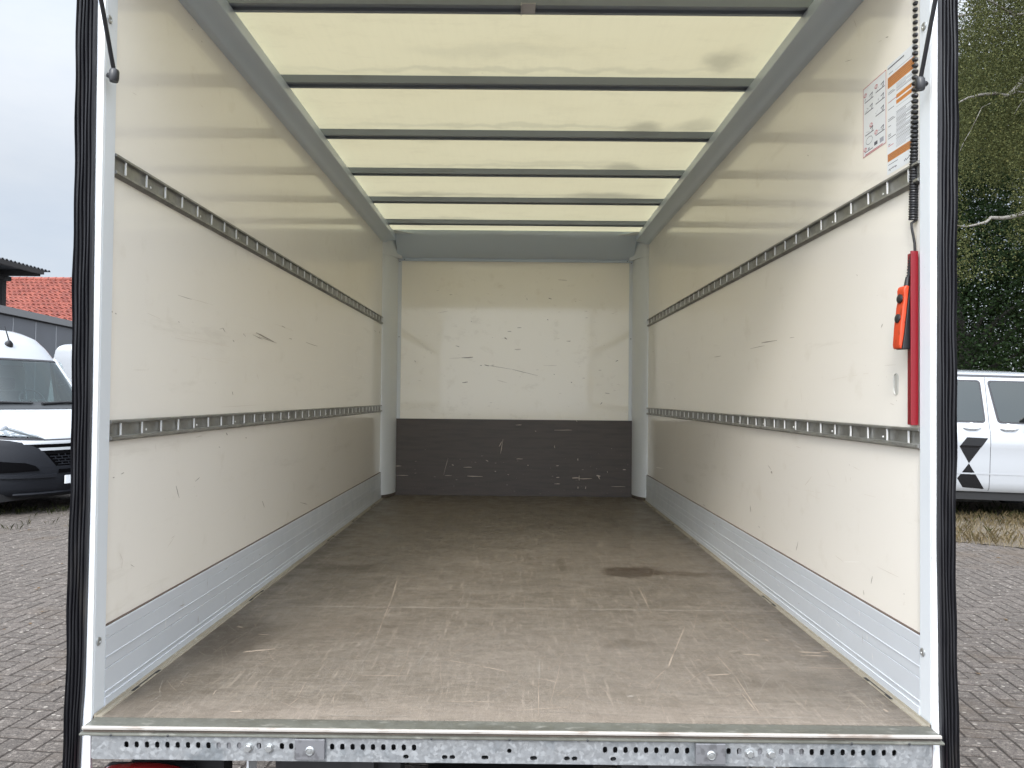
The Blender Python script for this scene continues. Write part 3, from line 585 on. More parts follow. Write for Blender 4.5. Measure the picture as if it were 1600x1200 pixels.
YB = 1.768; BT, BBm = z(-.0202), z(-.0765); HB = 1.001
def hole(cx, cz, rx, rz, n=16):
    # stadium shape
    pts = []
    for k in range(n):
        a = 2 * PI * k / n; c, s_ = math.cos(a), math.sin(a)
        if rx < rz: pts.append((cx + rx * c, cz + rx * s_ + (rz - rx) * (1 if s_ > 0 else -1)))
        else: pts.append((cx + rz * c + (rx - rz) * (1 if c > 0 else -1), cz + rz * s_))
    return pts
def bx_(px, py=1160): return onY(px, py, YB).x
zu = z(-.0415); zl = z(-.0630); holes = []; filled = []
for k in range(12):
    holes.append((bx_(197.5 + 16.02 * k), zu, .0055, .0078))
    if k >= 9: filled.append(holes[-1][:2])
for px in (404.5, 440.5, 455): holes.append((bx_(px), zu, .0055, .0078))
filled += [holes[12][:2]]
for k in range(9): holes.append((bx_(519 + 16.0 * k), zu, .0055, .0078))
for px, rx in ((634.5, .0068), (695, .0068), (707, .0068), (758, .0085), (834, .0085), (886, .0068), (898, .0068), (958.5, .0070)): holes.append((bx_(px), zl, rx, .0052))
holes.append((bx_(796), z(-.0465), .0056, .0056))
for k in range(9): holes.append((bx_(945.5 + 16.05 * k), zu, .0055, .0078))
for px in (1138.5, 1155, 1187.5): holes.append((bx_(px), zu, .0055, .0078))
filled += [(bx_(1155), zu), (bx_(1187.5), zu)]
for k in range(12):
    holes.append((bx_(1220.3 + 16.1 * k), zu, .0055, .0078))
    if k < 3: filled.append(holes[-1][:2])
outer = [(-HB, BBm + .003), (-HB + .006, BBm), (HB - .006, BBm), (HB, BBm + .003), (HB, BT), (-HB, BT)]
loops = [[Vector((x_, 0, z_)) for x_, z_ in outer]] + [[Vector((x_, 0, z_)) for x_, z_ in reversed(hole(*h))] for h in holes]
tris = geometry.tessellate_polygon([[Vector((p.x, p.z, 0)) for p in lp] for lp in loops])
flat = [p for lp in loops for p in lp]
mb = MB(); nfl = len(flat)
mb.add([(p.x, YB, p.z) for p in flat] + [(p.x, YB + .003, p.z) for p in flat], [tuple(t_) for t_ in tris] + [tuple(nfl + i for i in reversed(t_)) for t_ in tris])
o_ = 0
for lp in loops:
    n = len(lp); mb.f += [(o_ + k, o_ + (k + 1) % n, nfl + o_ + (k + 1) % n, nfl + o_ + k) for k in range(n)]; mb.m += [0] * n; o_ += n
mb.box(-HB, HB, YB + .003, YB + .055, BBm + .0002, BBm + .003).box(-HB, HB, YB + .003, YB + .055, BT - .003, BT - .0002)
beam = part(mb, 'rear_beam', M['galv'], truck, recalc=True)
part(MB().box(-HB + .01, HB - .01, YB + .026, YB + .050, BBm + .0035, BT - .0035), 'beam_inside_shade', M['dark'], beam)  # black box put in for the shade seen through the beam holes
mp_ = MT('mounting_plate_steel', (.20, .20, .21), .5, metal=.5); mp_.mix(mp_.mul(mp_.noise(45, 4, lo=.5, hi=.62), .8), (.12, .12, .125))
fx = [p[0] for p in filled]
for xa, xb in ((min(fx) - .006, max(q for q in fx if q < 0) + .001), (min(q for q in fx if q > 0) - .001, max(fx) + .004)):
    part(MB().box(xa, xb, YB + .0034, YB + .008, zu - .010, zu + .010), 'backing_strap', mp_.m, beam)
for pc, py in ((485.5, 1160), (1109, 1166)):
    c = onY(pc, py, YB)
    pp = part(MB().box(c.x - .0355, c.x + .0355, YB - .010, YB - .0005, z(-.0205), z(-.0690)), 'mounting_plate', mp_.m, beam, bevel=.0012)
for pc in (485.5, 1109):
    c = onY(pc, 1160, YB)
    part(MB().lathe([(.0110, 0), (.0110, .002), (.009, .004), (.0085, .0045), (.0080, .003), (.0045, .0032), (.004, .0048), (.0015, .005)], (c.x + .001, YB - .0100, z(-.0470)), (0, -1, 0), 20), 'screw', M['bolt'], beam, smooth=True, sharp=30)
for pc in (388.5, 421, 1171, 1204.5):
    c = onY(pc, 1160, YB); mb = MB()
    mb.lathe([(.0110, 0), (.0110, .0018), (.0104, .002)], (c.x, YB - .0003, z(-.0450)), (0, -1, 0), 20)
    mb.lathe([(.0088, .002), (.0088, .0080), (.0076, .0095)], (c.x, YB - .0003, z(-.0450)), (0, -1, 0), 6)
    part(mb, 'hex_bolt', M['bolt'], beam)
for (px, py) in ((173, 1145), (262, 1146), (674, 1149), (796, 1150), (918, 1152), (1331, 1160), (1421, 1162)):
    c = onY(px, py, 1.7605); part(MB().lathe([(.0030, 0), (.0030, .001), (.001, .0018)], (c.x, 1.7609, z(-.0166)), (0, -1, 0), 10), 'screw', M['chassis'], sl)

# tail lamps, underrun parts, chassis
for s in (-1, 1):
    lamp = part(MB().box(s * 1.01, s * .79, 1.83, 1.87, z(-.33), z(-.128)), 'tail_lamp', M['black_plastic'], truck, bevel=.01)
    cx = s * .905; pts = []
    prof = []
    for k in range(25):
        a = PI * k / 24; prof.append((cx - .112 * math.cos(a), z(-.150) + .036 * math.sin(a) ** .7))
    prof += [(cx + .112, z(-.30)), (cx - .112, z(-.30))]
    part(MB().extr(prof, 1.765, 1.829, 'y'), 'lens', M['red_lens'], lamp, smooth=True, sharp=40)
    part(MB().box(s * .97, s * .735, 1.90, 1.96, z(-.20), z(-.075)), 'lamp_bracket', M['dark'], truck)
    part(MB().box(s * .42, s * .36, 1.95, 9.6, z(-.30), z(-.09)), 'chassis_rail', M['chassis'], truck)
    part(MB().box(s * .655, s * .650, 1.84, 1.90, z(-.25), z(-.09)), 'mudguard_edge', M['white'], truck)
    part(MB().box(s * .64, s * .30, 2.02, 2.10, z(-.34), z(-.10)), 'underrun_bracket', M['chassis'], truck)
    wh = part(MB().lathe([(.20, -.10), (.33, -.11), (.355, -.09), (.36, 0), (.355, .09), (.33, .11), (.20, .10)], (s * .80, 3.35, .36), (1, 0, 0), 32), 'wheel', M['rubber'], truck, smooth=True)
    part(MB().lathe([(.04, -.08), (.19, -.095), (.19, .095), (.04, .08)], (s * .80, 3.35, .36), (1, 0, 0), 24), 'rim', M['galv'], wh, smooth=True)
for yy in (2.3, 2.9, 3.6, 4.4, 5.2): part(MB().box(-1.03, 1.03, yy, yy + .05, z(-.09), z(-.031)), 'cross_member', M['chassis'], truck)
part(MB().tube([(-.8, 3.35, .36), (.8, 3.35, .36)], .05, 12), 'axle', M['chassis'], truck)
part(MB().box(-.25, .25, 2.2, 2.6, z(-.42), z(-.32)), 'spare_wheel_carrier', M['chassis'], truck)
# cab ahead of the box
mb = MB(); pr = [(6.1, .5), (6.1, 2.1), (6.9, 2.2), (7.3, 2.1), (7.9, 1.4), (8.6, 1.15), (8.7, .9), (8.7, .4)]
part(mb.extr(pr, -.95, .95, 'x'), 'cab', M['white'], truck, bevel=.08)

# roof struts (gas springs) at both jambs
for s, top, bot, jn in ((-1, (152.5, -30), (177.5, 108), (178, 118)), (1, (1469, -40), (1438.5, 122), (1438, 131))):
    a = onY(top[0], top[1], 1.72); b = onY(bot[0], bot[1], 1.812); j = onY(jn[0], jn[1], 1.815)
    d = (a - b).normalized(); a2 = a + d * .22
    st = part(MB().tube([b - d * .004, a2], .0052, 12), 'gas_strut', M['black_plastic'], truck, smooth=True)
    mb = MB().tube([j + Vector((s * -.002, 0, .016)), j + Vector((s * -.001, 0, .010)), j + Vector((0, 0, -.008)), j + Vector((0, 0, -.0155))], [.0085, .0118, .0120, .0098], 12)
    mb.tube([j + Vector((-s * .002, 0, 0)), j + Vector((s * .014, .002, .001)), j + Vector((s * .017, .004, .001))], [.0075, .0070, .0055], 10)
    part(mb, 'ball_joint', M['black_plastic'], st, smooth=True)

# recessed pull in the right wall
c0, c1 = onX(1396.5, 583, W), onX(1404.5, 618, W); yc = (c0.y + c1.y) / 2; zc = (c0.z + c1.z) / 2; hy = abs(c0.y - c1.y) / 2; hh = abs(c0.z - c1.z) / 2
mb = MB()
def stad(r, k_, n=24): return [(yc + r * hy * math.cos(2 * PI * q / n), zc + (hh - hy) * k_ * (1 if math.sin(2 * PI * q / n) > 0 else -1) + r * hy * math.sin(2 * PI * q / n)) for q in range(n)]
A, B_, C_ = stad(1.0, 1), stad(.80, 1), stad(.72, 1)
vs = [(W - .0006, y, q) for y, q in A] + [(W - .0022, y, q) for y, q in B_] + [(W - .0004, y, q) for y, q in C_]; n = 24
mb.add(vs, [(k, (k + 1) % n, n + (k + 1) % n, n + k) for k in range(n)] + [(n + k, n + (k + 1) % n, 2 * n + (k + 1) % n, 2 * n + k) for k in range(n)] + [tuple(range(2 * n, 3 * n))])
part(mb, 'recessed_pull', MT('pull_plate', (.55, .54, .50), .4, metal=.2).m, truck, smooth=True)

# red holder bar on the right jamb
b0 = onY(1423, 392, 1.885); b1 = onY(1433.2, 664.5, 1.885)
part(MB().box(b0.x, b1.x + .002, 1.883, 1.888, b1.z, b0.z).box(b1.x - .001, b1.x + .002, 1.888, 1.93, b1.z, b0.z), 'holder_bar', M['red'], truck, bevel=.0008)

# stickers on the right wall
def sticker(name, c_tl, c_br, draw, label):
    mb = MB(); xw = W - .0004
    a, b = onX(*c_tl, W), onX(*c_br, W); y0, y1 = b.y, a.y     # near edge y0 (right in the photo), far edge y1 (left)
    z1, z0 = a.z, b.z
    def rect(u0, v0, u1, v1, mi, lift=1): # u: 0 left..1 right as read, v: 0 bottom..1 top
        xx = W - .0004 - .00012 * lift; ya, yb = y1 + (y0 - y1) * u0, y1 + (y0 - y1) * u1
        mb.poly([(xx, ya, z0 + (z1 - z0) * v0), (xx, yb, z0 + (z1 - z0) * v0), (xx, yb, z0 + (z1 - z0) * v1), (xx, ya, z0 + (z1 - z0) * v1)], mi)
    def ln(u0, v0, u1, v1, t_, mi, lift=2):
        xx = W - .0004 - .00012 * lift; A_ = Vector((y1 + (y0 - y1) * u0, z0 + (z1 - z0) * v0)); B2 = Vector((y1 + (y0 - y1) * u1, z0 + (z1 - z0) * v1))
        d = (B2 - A_); nn = Vector((-d.y, d.x)).normalized() * t_ / 2
        mb.poly([(xx, *(A_ + nn)), (xx, *(B2 + nn)), (xx, *(B2 - nn)), (xx, *(A_ - nn))], mi)
    rect(0, 0, 1, 1, 0, 1); draw(rect, ln)
    o = part(mb, name, [M['paper'], M['ink'], M['ink_soft'], M['red_ink'], M['orange_ink']], truck, recalc=False)
    o['label'] = label
def pict(rect, ln):
    t_ = .0018
    for a in ((0, .004, 1, .004), (0, .996, 1, .996), (.008, 0, .008, 1), (.992, 0, .992, 1)): ln(*a, t_, 3)
    rnd = random.Random(5)
    for (u, v) in ((.10, .885), (.58, .885), (.36, .40), (.58, .245), (.10, .10)):
        for q in range(10):
            a, b = 2 * PI * q / 10, 2 * PI * (q + 1) / 10; ru, rv = .065, .026
            ln(u + ru * math.cos(a), v + rv * math.sin(a), u + ru * math.cos(b), v + rv * math.sin(b), .0016, 3)
        ln(u - .045, v - .018, u + .045, v + .018, .0022, 3)
    for (u, v) in ((.08, .78), (.56, .80), (.08, .62), (.56, .64), (.56, .47), (.10, .30), (.56, .20)):
        ln(u, v, u + .38, v, .0026, 1)
        ln(u + .30, v, u + .34, v + .07, .003, 1); ln(u + .22, v + .055, u + .35, v + .075, .003, 1)
        for q in range(5): 
            uu, vv = u + rnd.uniform(.0, .3), v + rnd.uniform(.01, .05); ln(uu, vv, uu + rnd.uniform(-.06, .1), vv + rnd.uniform(-.02, .03), .0013, rnd.choice((1, 2)))
    for q in range(8):
        a, b = 2 * PI * q / 8, 2 * PI * (q + 1) / 8; ln(.28 + .15 * math.cos(a), .20 + .055 * math.sin(a), .28 + .15 * math.cos(b), .20 + .055 * math.sin(b), .0014, 1)
    rect(.50, .07, .64, .12, 1, 2); rect(.74, .055, .90, .12, 2, 2); ln(.08, .06, .44, .06, .002, 1); rect(.22, .07, .30, .10, 2, 2)
    ln(.10, .022, .86, .022, .0022, 3)
def manual(rect, ln):
    rnd = random.Random(9)
    ln(.02, .967, .62, .967, .0035, 1); ln(.06, .915, .22, .915, .0016, 1); ln(.30, .905, .95, .905, .0012, 2)
    rect(.02, .785, .97, .885, 4, 2)
    for v in (.803, .822, .841, .860, .874): ln(.05, v, .92, v, .0009, 1, 3)
    for v0, v1, u0, u1 in ((.770, .700, .34, .96), (.52, .205, .34, .97)):
        v = v0
        while v > v1: ln(u0, v, u0 + (u1 - u0) * rnd.choice((1, .96, .9, .55)), v, .0013, 2 if rnd.random() < .7 else 1); v -= .0125
    rect(.34, .640, .88, .675, 4, 2); rect(.34, .590, .97, .625, 4, 2); ln(.34, .565, .9, .565, .001, 2)
    for v, l_ in ((.745, .20), (.73, .26), (.655, .3), (.655, .2), (.59, .22), (.50, .2), (.485, .26), (.435, .10), (.36, .10), (.345, .10), (.325, .28), (.27, .08), (.255, .2)): ln(.04, v, .04 + l_, v, .0017, 3 if v in (.655, .255) else 1)
    rect(.02, .115, .97, .185, 4, 2)
    for v in (.13, .145, .160, .172): ln(.04, v, .90, v, .0008, 1, 3)
    ln(.04, .085, .40, .085, .0015, 1)
    u, v = .05, .035                      # handwritten date line
    for q in range(16):
        u2, v2 = u + rnd.uniform(.008, .032), .035 + rnd.uniform(-.012, .014)
        ln(u, v, u2, v2, .0019, 1); u, v = u2, v2
    u, v = .62, .050
    for q in range(13):
        u2, v2 = u + rnd.uniform(.008, .034), .045 + rnd.uniform(-.012, .016)
        ln(u, v, u2, v2, .0019, 1); u, v = u2, v2
sticker('pictogram_sticker', (1349.0, 140.4), (1384.8, 223), pict, 'red-framed pictogram sticker beside the orange text sheet')
sticker('instruction_sheet', (1386.6, 104), (1430.5, 248), manual, 'printed instruction sheet with orange blocks and handwriting')

# ------------------------------------------------------------------ tail-lift remote control on its coiled cable
r0 = onY(1412, 500, 1.93)
rem = empty('remote_control', (r0.x, 1.93, r0.z), 'orange and black handset with coiled black cable beside the red bar', 'remote control')
def bq(px, py, Y): return onY(px, py, Y)
# front shell and back shell outlines as seen from the doorway, given depth along Y
def shell(outline, y0, y1): 
    return MB().extr([(onY(px, py, 1.90).x, onY(px, py, 1.90).z) for px, py in outline], y0, y1, 'y')
front = [(1414.5, 446), (1412, 448), (1410.5, 453), (1411, 460), (1411, 470), (1409, 480), (1408, 492), (1406, 505), (1404.5, 525), (1403.5, 538), (1404.5, 544), (1407.5, 545.5), (1411.5, 520), (1417, 470), (1419.5, 447)]
back = [(1420.5, 446.5), (1423.4, 447), (1423.4, 545.5), (1408.5, 545.8), (1412.3, 520), (1417.8, 470)]
part(shell(front, 1.894, 1.930), 'front_shell', M['orange'], rem, bevel=.003, smooth=True)
part(shell(back, 1.8955, 1.929), 'back_shell', M['black_plastic'], rem, bevel=.002)
for (px, py) in ((1410.4, 466), (1407.3, 497)):
    c = onY(px, py, 1.90)
    part(MB().lathe([(.0120, 0), (.0118, .004), (.009, .006), (.003, .0068)], (c.x + .0005, 1.912, c.z), (-1, 0, .10), 18), 'push_button', M['black_plastic'], rem, smooth=True)
mb = MB()
for k in range(8):
    p = onY(1419.5 + .5 * k * .4, 441 - k * 4.6, 1.91); p2 = onY(1419.5 + .5 * k * .4, 439 - k * 4.6, 1.91); mb.tube([p, p2], .0062 - .00035 * k, 12)
p, q = onY(1419, 447, 1.91), onY(1423.5, 400, 1.91); mb.tube([p, q], [.0050, .0036], 10)
q1, q2 = onY(1417, 447, 1.91), onY(1418.8, 433, 1.91); mb.tube([q1, q2], [.0075, .006], 12)
part(mb, 'strain_relief', M['black_plastic'], rem, smooth=True)
# coil: axis curve from above the picture down to the tight end
ax_pts = [(1435, -60, 1.91, 10.2), (1434.5, 40, 1.91, 9.8), (1432.5, 150, 1.91, 9.2), (1430.5, 215, 1.91, 6.6), (1429.0, 255, 1.91, 4.6), (1427.6, 300, 1.905, 3.9), (1426.8, 344, 1.905, 3.9)]
ap = [onY(a, b, c) for a, b, c, _ in ax_pts]; pit = [d for *_, d in ax_pts]
cz = []; a_ = 0.0; zpx = -60.0
def axis_at(py):
    pys = [p[1] for p in ax_pts]
    return Vector((np.interp(py, pys, [p.x for p in ap]), np.interp(py, pys, [p.y for p in ap]), np.interp(py, pys, [p.z for p in ap]))), np.interp(py, pys, pit)
while zpx < 344:
    c, pp_ = axis_at(zpx); cz.append((c.x + .0080 * math.cos(a_), c.y + .0080 * math.sin(a_), c.z)); a_ += 2 * PI / 14; zpx += pp_ / 14
cz += [tuple(onY(1424.0, 349, 1.905)), tuple(onY(1424.5, 356, 1.905)), tuple(onY(1427, 368, 1.905)), tuple(onY(1429, 380, 1.905)), tuple(onY(1429.5, 395, 1.905)), tuple(onY(1427.5, 405, 1.908)), tuple(onY(1424, 412, 1.91))]
rr_ = [float(np.interp(p[2], [onY(1428, 300, 1.9).z, onY(1430, 190, 1.9).z], [.0034, .0054])) for p in cz]
part(MB().tube(cz, rr_, 8), 'coiled_cable', M['black_plastic'], rem, smooth=True)

# ------------------------------------------------------------------ VEHICLES
M['van_white'] = MT('white_car_paint', (.36, .372, .39), .22, coat=1, coat_rough=.03).m
t = MT('grained_black_bumper', (.011, .0125, .0165), .58, spec=.22); t.bump(t.noise(400, 2), .0006, .5); M['bumper'] = t.m
M['recess'] = MT('recess_shade_and_trim_black', (.0025, .0025, .003), 1.0, spec=.05).m  # near-black painted for the shade in nose openings, also for black trim
M['tyre'] = MT('tyre_rubber', (.02, .02, .021), .75).m
M['seam'] = MT('panel_gap', (.04, .04, .045), .7).m
M['chrome'] = MT('silver_trim', (.5, .51, .53), .12, metal=.9).m
M['interior'] = MT('cab_trim', (.03, .033, .036), .7).m
M['partition'] = MT('light_grey_partition', (.30, .31, .31), .7).m
M['seat'] = MT('grey_seat_cloth', (.06, .068, .075), .9).m
def glass(name, tint, a):
    m = bpy.data.materials.new(name); m.use_nodes = True; n = m.node_tree; n.nodes.clear()
    o = n.nodes.new('ShaderNodeOutputMaterial'); tr = n.nodes.new('ShaderNodeBsdfTransparent'); gl = n.nodes.new('ShaderNodeBsdfGlossy'); mi = n.nodes.new('ShaderNodeMixShader')
    fr = n.nodes.new('ShaderNodeLayerWeight'); fr.inputs[0].default_value = .30; mr = n.nodes.new('ShaderNodeMapRange')
    mr.inputs[1].default_value = 0; mr.inputs[2].default_value = 1; mr.inputs[3].default_value = a; mr.inputs[4].default_value = 1
    tr.inputs[0].default_value = (*tint, 1); gl.inputs['Roughness'].default_value = .02; gl.inputs[0].default_value = (.85, .92, .92, 1)
    n.links.new(fr.outputs['Fresnel'], mr.inputs[0]); n.links.new(mr.outputs[0], mi.inputs[0]); n.links.new(tr.outputs[0], mi.inputs[1]); n.links.new(gl.outputs[0], mi.inputs[2]); n.links.new(mi.outputs[0], o.inputs[0]); return m
M['glass'] = glass('windscreen_glass', (.42, .52, .52), .07)
M['glass_dark'] = glass('tinted_window_glass', (.12, .15, .155), .06)
M['lens'] = glass('headlamp_lens', (.86, .88, .90), .03)
t = MT('lamp_reflector', (.34, .35, .37), .25, metal=.5)
v_ = t.n('ShaderNodeTexVoronoi'); v_.inputs['Scale'].default_value = 16; t.l(t.coord((1, 1, 1.6)), v_.inputs[0]); t.bump(v_.outputs['Distance'], .03, 1); M['reflector'] = t.m

# --- delivery van.  local frame: nose towards -y, x to the van's left-hand side as seen from the front right, z up
def interp(z_, tab): return float(np.interp(z_, [a for a, _ in tab], [b for _, b in tab]))
NOSE = [(.24, .16), (.32, .06), (.45, .02), (.62, .0), (.80, .005), (.95, .03), (1.03, .07), (1.10, .16), (1.20, .36), (1.30, .62), (1.38, .86), (1.44, 1.02), (1.50, 1.08), (2.12, 1.62), (2.20, 1.68), (2.32, 1.78), (2.47, 1.95), (2.58, 2.20), (2.62, 2.60)]
HALF = [(.24, .90), (.32, .95), (.45, .985), (.8, 1.0), (1.2, 1.0), (1.45, .985), (1.8, .95), (2.12, .90), (2.3, .88), (2.47, .84), (2.57, .74), (2.62, .46)]
CORN = [(.24, .50), (.6, .55), (.95, .62), (1.1, .66), (1.3, .62), (1.5, .44), (2.1, .42), (2.3, .50), (2.52, .60)]
def front(u, z_, off=0):
    """u in [-1,1] across the nose, wrapping into the flank at the ends"""
    hw, c, y0 = interp(z_, HALF), interp(z_, CORN), interp(z_, NOSE)
    a = abs(u) * PI / 2; sg = 1 if u > 0 else -1
    n = 2.4; x = hw * math.sin(a) ** (2 / 2.1) if a else 0
    yy = y0 + c * (1 - max(0.0, 1 - (x / hw) ** n) ** (1 / n))
    return Vector((sg * x, yy, z_))
def frontn(u, z_, off):
    e = 1e-3; p = front(u, z_); du = front(min(u + e, .9999), z_) - front(max(u - e, -.9999), z_); dz = front(u, z_ + e) - front(u, z_ - e)
    n = du.cross(dz); 
    if n.length < 1e-12: return p
    n.normalize()
    if n.y > 0 and abs(u) < .9: n = -n
    if abs(u) >= .9 and n.x * u < 0: n = -n
    return p + n * off
def patch(poly_uz, off, nu=10, nv=10, thick=.004):
    """curved panel on the nose: poly given as left edge list and right edge list of (u,z) sampled bottom to top"""
    le, re_ = poly_uz; vs = []; 
    def samp(e, t_):
        k = t_ * (len(e) - 1); i = min(int(k), len(e) - 2); f = k - i
        return (e[i][0] + (e[i + 1][0] - e[i][0]) * f, e[i][1] + (e[i + 1][1] - e[i][1]) * f)
    for o in (off, off - thick - .01):
        for a in range(nv + 1):
            l_, r_ = samp(le, a / nv), samp(re_, a / nv)
            for b in range(nu + 1):
                f = b / nu; vs.append(frontn(l_[0] + (r_[0] - l_[0]) * f, l_[1] + (r_[1] - l_[1]) * f, o))
    m = (nu + 1); k0 = m * (nv + 1); fs = [(a * m + b, a * m + b + 1, (a + 1) * m + b + 1, (a + 1) * m + b) for a in range(nv) for b in range(nu)]
    rim = [b for b in range(m)] + [a * m + nu for a in range(1, nv + 1)] + [nv * m + b for b in range(nu - 1, -1, -1)] + [a * m for a in range(nv - 1, 0, -1)]
    fs += [(rim[i], rim[(i + 1) % len(rim)], rim[(i + 1) % len(rim)] + k0, rim[i] + k0) for i in range(len(rim))]
    return vs, fs
def mirror(poly): return ([(-u, z_) for u, z_ in poly[1]], [(-u, z_) for u, z_ in poly[0]])
def wheel(parent, x, y, r=.345, wd=.22, s=1):
    wh = MB().lathe([(r * .6, -wd / 2), (r * .93, -wd / 2), (r, -wd / 2 + .03), (r, wd / 2 - .03), (r * .93, wd / 2), (r * .6, wd / 2)], (x, y, r), (1, 0, 0), 36).build('wheel', M['tyre'], parent, smooth=True)
    mb = MB().lathe([(r * .6, -wd * .3), (r * .58, s * wd * .2), (r * .30, s * wd * .34), (r * .1, s * wd * .36)], (x, y, r), (1, 0, 0), 30); mb.build('rim', M['chrome'], wh, smooth=True)
def delivery_van(loc, heading, label):
    root = empty('delivery_van', loc, label, 'van', 'white delivery vans parked side by side on the left')
    root.rotation_euler = (0, 0, heading)
    Z1 = 1.03
    def loft(zs, us, back=5.4):
        vs = []; 
        for z_ in zs:
            hw = interp(z_, HALF)
            row = [Vector((-hw, back, z_))] + [Vector((-hw, y, z_)) for y in (4.2, 3.0)] + [front(u, z_) for u in us] + [Vector((hw, y, z_)) for y in (3.0, 4.2)] + [Vector((hw, back, z_))]
            vs += row
        n = len(us) + 6; fs = [(a * n + b, a * n + b + 1, (a + 1) * n + b + 1, (a + 1) * n + b) for a in range(len(zs) - 1) for b in range(n - 1)]
        fs += [(a * n + n - 1, a * n, (a + 1) * n, (a + 1) * n + n - 1) for a in range(len(zs) - 1)]
        return vs, fs, n
    us = [math.copysign(abs(q) ** .9, q) for q in np.linspace(-1, 1, 41)]
    # lower body up to the belt, upper body with a window opening
    zs = [.30, .36, .45, .55, .65, .75, .85, .95, 1.0, 1.03, 1.06, 1.10, 1.15, 1.2, 1.25, 1.3, 1.34, 1.38, 1.41]
    vs, fs, n = loft(zs, us); mb = MB().add(vs, fs)
    zs2 = [2.125, 2.16, 2.2, 2.26, 2.32, 2.38, 2.42, 2.46, 2.50, 2.54, 2.58, 2.605, 2.62]
    vs, fs, n = loft(zs2, us); mb.add(vs, fs + [tuple((len(zs2) - 1) * n + b for b in range(n))])
    # flanks above the belt behind the cab, pillars
    for s in (-1, 1):
        mb.add([(s * .985, 2.75, 1.41), (s * .985, 5.4, 1.41), (s * .90, 5.4, 2.125), (s * .90, 2.75, 2.125), (s * .955, 2.75, 1.41), (s * .955, 5.4, 1.41), (s * .87, 5.4, 2.125), (s * .87, 2.75, 2.125)], [(0, 1, 2, 3), (7, 6, 5, 4), (0, 3, 7, 4), (1, 5, 6, 2)])
        a0, a1 = front(s * .80, 1.41), front(s * .80, 2.125)
        mb.tube([a0 + Vector((0, .03, -.02)), (a0 + a1) / 2 + Vector((s * .004, .025, 0)), a1 + Vector((0, .03, .02))], .045, 10)
        for yb in (1.95, 2.75): mb.tube([(s * .965, yb, 1.39), (s * .885, yb + .05, 2.14)], .035, 8)
    mb.add([(-.985, 5.4, 1.41), (.985, 5.4, 1.41), (.90, 5.4, 2.125), (-.90, 5.4, 2.125)], [(0, 1, 2, 3)])
    mb.build('body', M['van_white'], root, smooth=True, sharp=40)
    # black lower bumper, wraps round
    def band(z0, z1, u0, u1, off, nz_=8, nu=40, thick=.02):
        return patch(([(u0, z0 + (z1 - z0) * k / 4) for k in range(5)], [(u1, z0 + (z1 - z0) * k / 4) for k in range(5)]), off, nu, nz_, thick)
    b = MB().add(*band(.285, .64, -.995, .995, .022)); 
    for s in (-1, 1):    # cheeks rise to the headlamps, leaving the grille bay in the middle
        pl_ = ([(.20, .60), (.25, .70), (.30, .80), (.335, .86), (.44, .94), (.60, .985)], [(.995, .60), (.995, .72), (.995, .84), (.995, .93), (.995, 1.0), (.995, 1.04)])
        b.add(*patch(pl_ if s > 0 else mirror(pl_), .022, 16, 8))
    bump = b.build('bumper', M['bumper'], root, smooth=True, sharp=50)
    for s in (-1, 1):
        pl_ = ([(.36, .60), (.40, .66), (.48, .70)], [(.80, .58), (.86, .66), (.82, .74)])
        MB().add(*patch(pl_ if s > 0 else mirror(pl_), .036, 10, 6)).build('fog_recess_shade', M['recess'], bump)  # raised black patch painted in as the shade of a recess
        pl_ = ([(.22, .500), (.22, .520), (.22, .545)], [(.97, .52), (.97, .54), (.97, .565)]); MB().add(*patch(pl_ if s > 0 else mirror(pl_), .052, 14, 3)).build('crease', M['bumper'], bump)
    MB().add(*band(.285, .315, -.6, .6, .044, 2)).build('chin_spoiler', M['bumper'], bump)
    MB().add(*band(.55, .60, -.20, .20, .036, 3)).build('lower_intake', M['recess'], bump)
    gr = MB().add(*patch(([(-.25, .63), (-.30, .74), (-.36, .85)], [(.25, .63), (.30, .74), (.36, .85)]), .004, 20, 6)).build('grille', M['recess'], root)
    mb = MB()
    for r_ in range(5):
        zz = .66 + .036 * r_; lim = .20 + .022 * r_
        mb.add(*patch(([(-lim, zz), (-lim, zz + .010)], [(lim, zz), (lim, zz + .010)]), .016, 24, 1))
        for c in range(-7, 8):
            u0 = c * .055 + (.027 if r_ % 2 else 0)
            if abs(u0) > lim - .02: continue
            mb.add(*patch(([(u0, zz), (u0 - .008, zz + .034)], [(u0 + .008, zz), (u0, zz + .034)]), .015, 1, 2))
    mb.build('mesh', M['bumper'], gr)
    for zz, l_ in ((.850, .34), (.935, .48)):
        MB().add(*patch(([(-l_, zz), (-l_ - .02, zz + .036)], [(l_, zz), (l_ + .02, zz + .036)]), .026, 40, 3)).build('trim_bar', M['van_white'], root, smooth=True, sharp=50)
        MB().add(*patch(([(-l_ + .02, zz - .045), (-l_ + .02, zz - .002)], [(l_ - .02, zz - .045), (l_ - .02, zz - .002)]), .018, 40, 2)).build('trim_gap', M['recess'], root)
    MB().add(*patch(([(-.30, .985), (-.30, .998)], [(.30, .985), (.30, .998)]), .010, 10, 2)).build('hood_gap', M['seam'], root)
    for s in (-1, 1):
        pl_ = ([(.31, 1.010), (.33, 1.018), (.45, 1.09), (.60, 1.17), (.76, 1.23)], [(.995, 1.06), (.995, 1.12), (.995, 1.18), (.99, 1.24), (.985, 1.29)])
        hl = MB().add(*patch(pl_ if s > 0 else mirror(pl_), .012, 18, 10)).build('headlight', M['recess'], root)
        pi_ = ([(.42, 1.035), (.46, 1.05), (.54, 1.10), (.66, 1.155), (.80, 1.20)], [(.985, 1.085), (.985, 1.12), (.985, 1.17), (.985, 1.22), (.98, 1.255)])
        MB().add(*patch(pi_ if s > 0 else mirror(pi_), .017, 16, 8)).build('reflector', M['reflector'], hl)
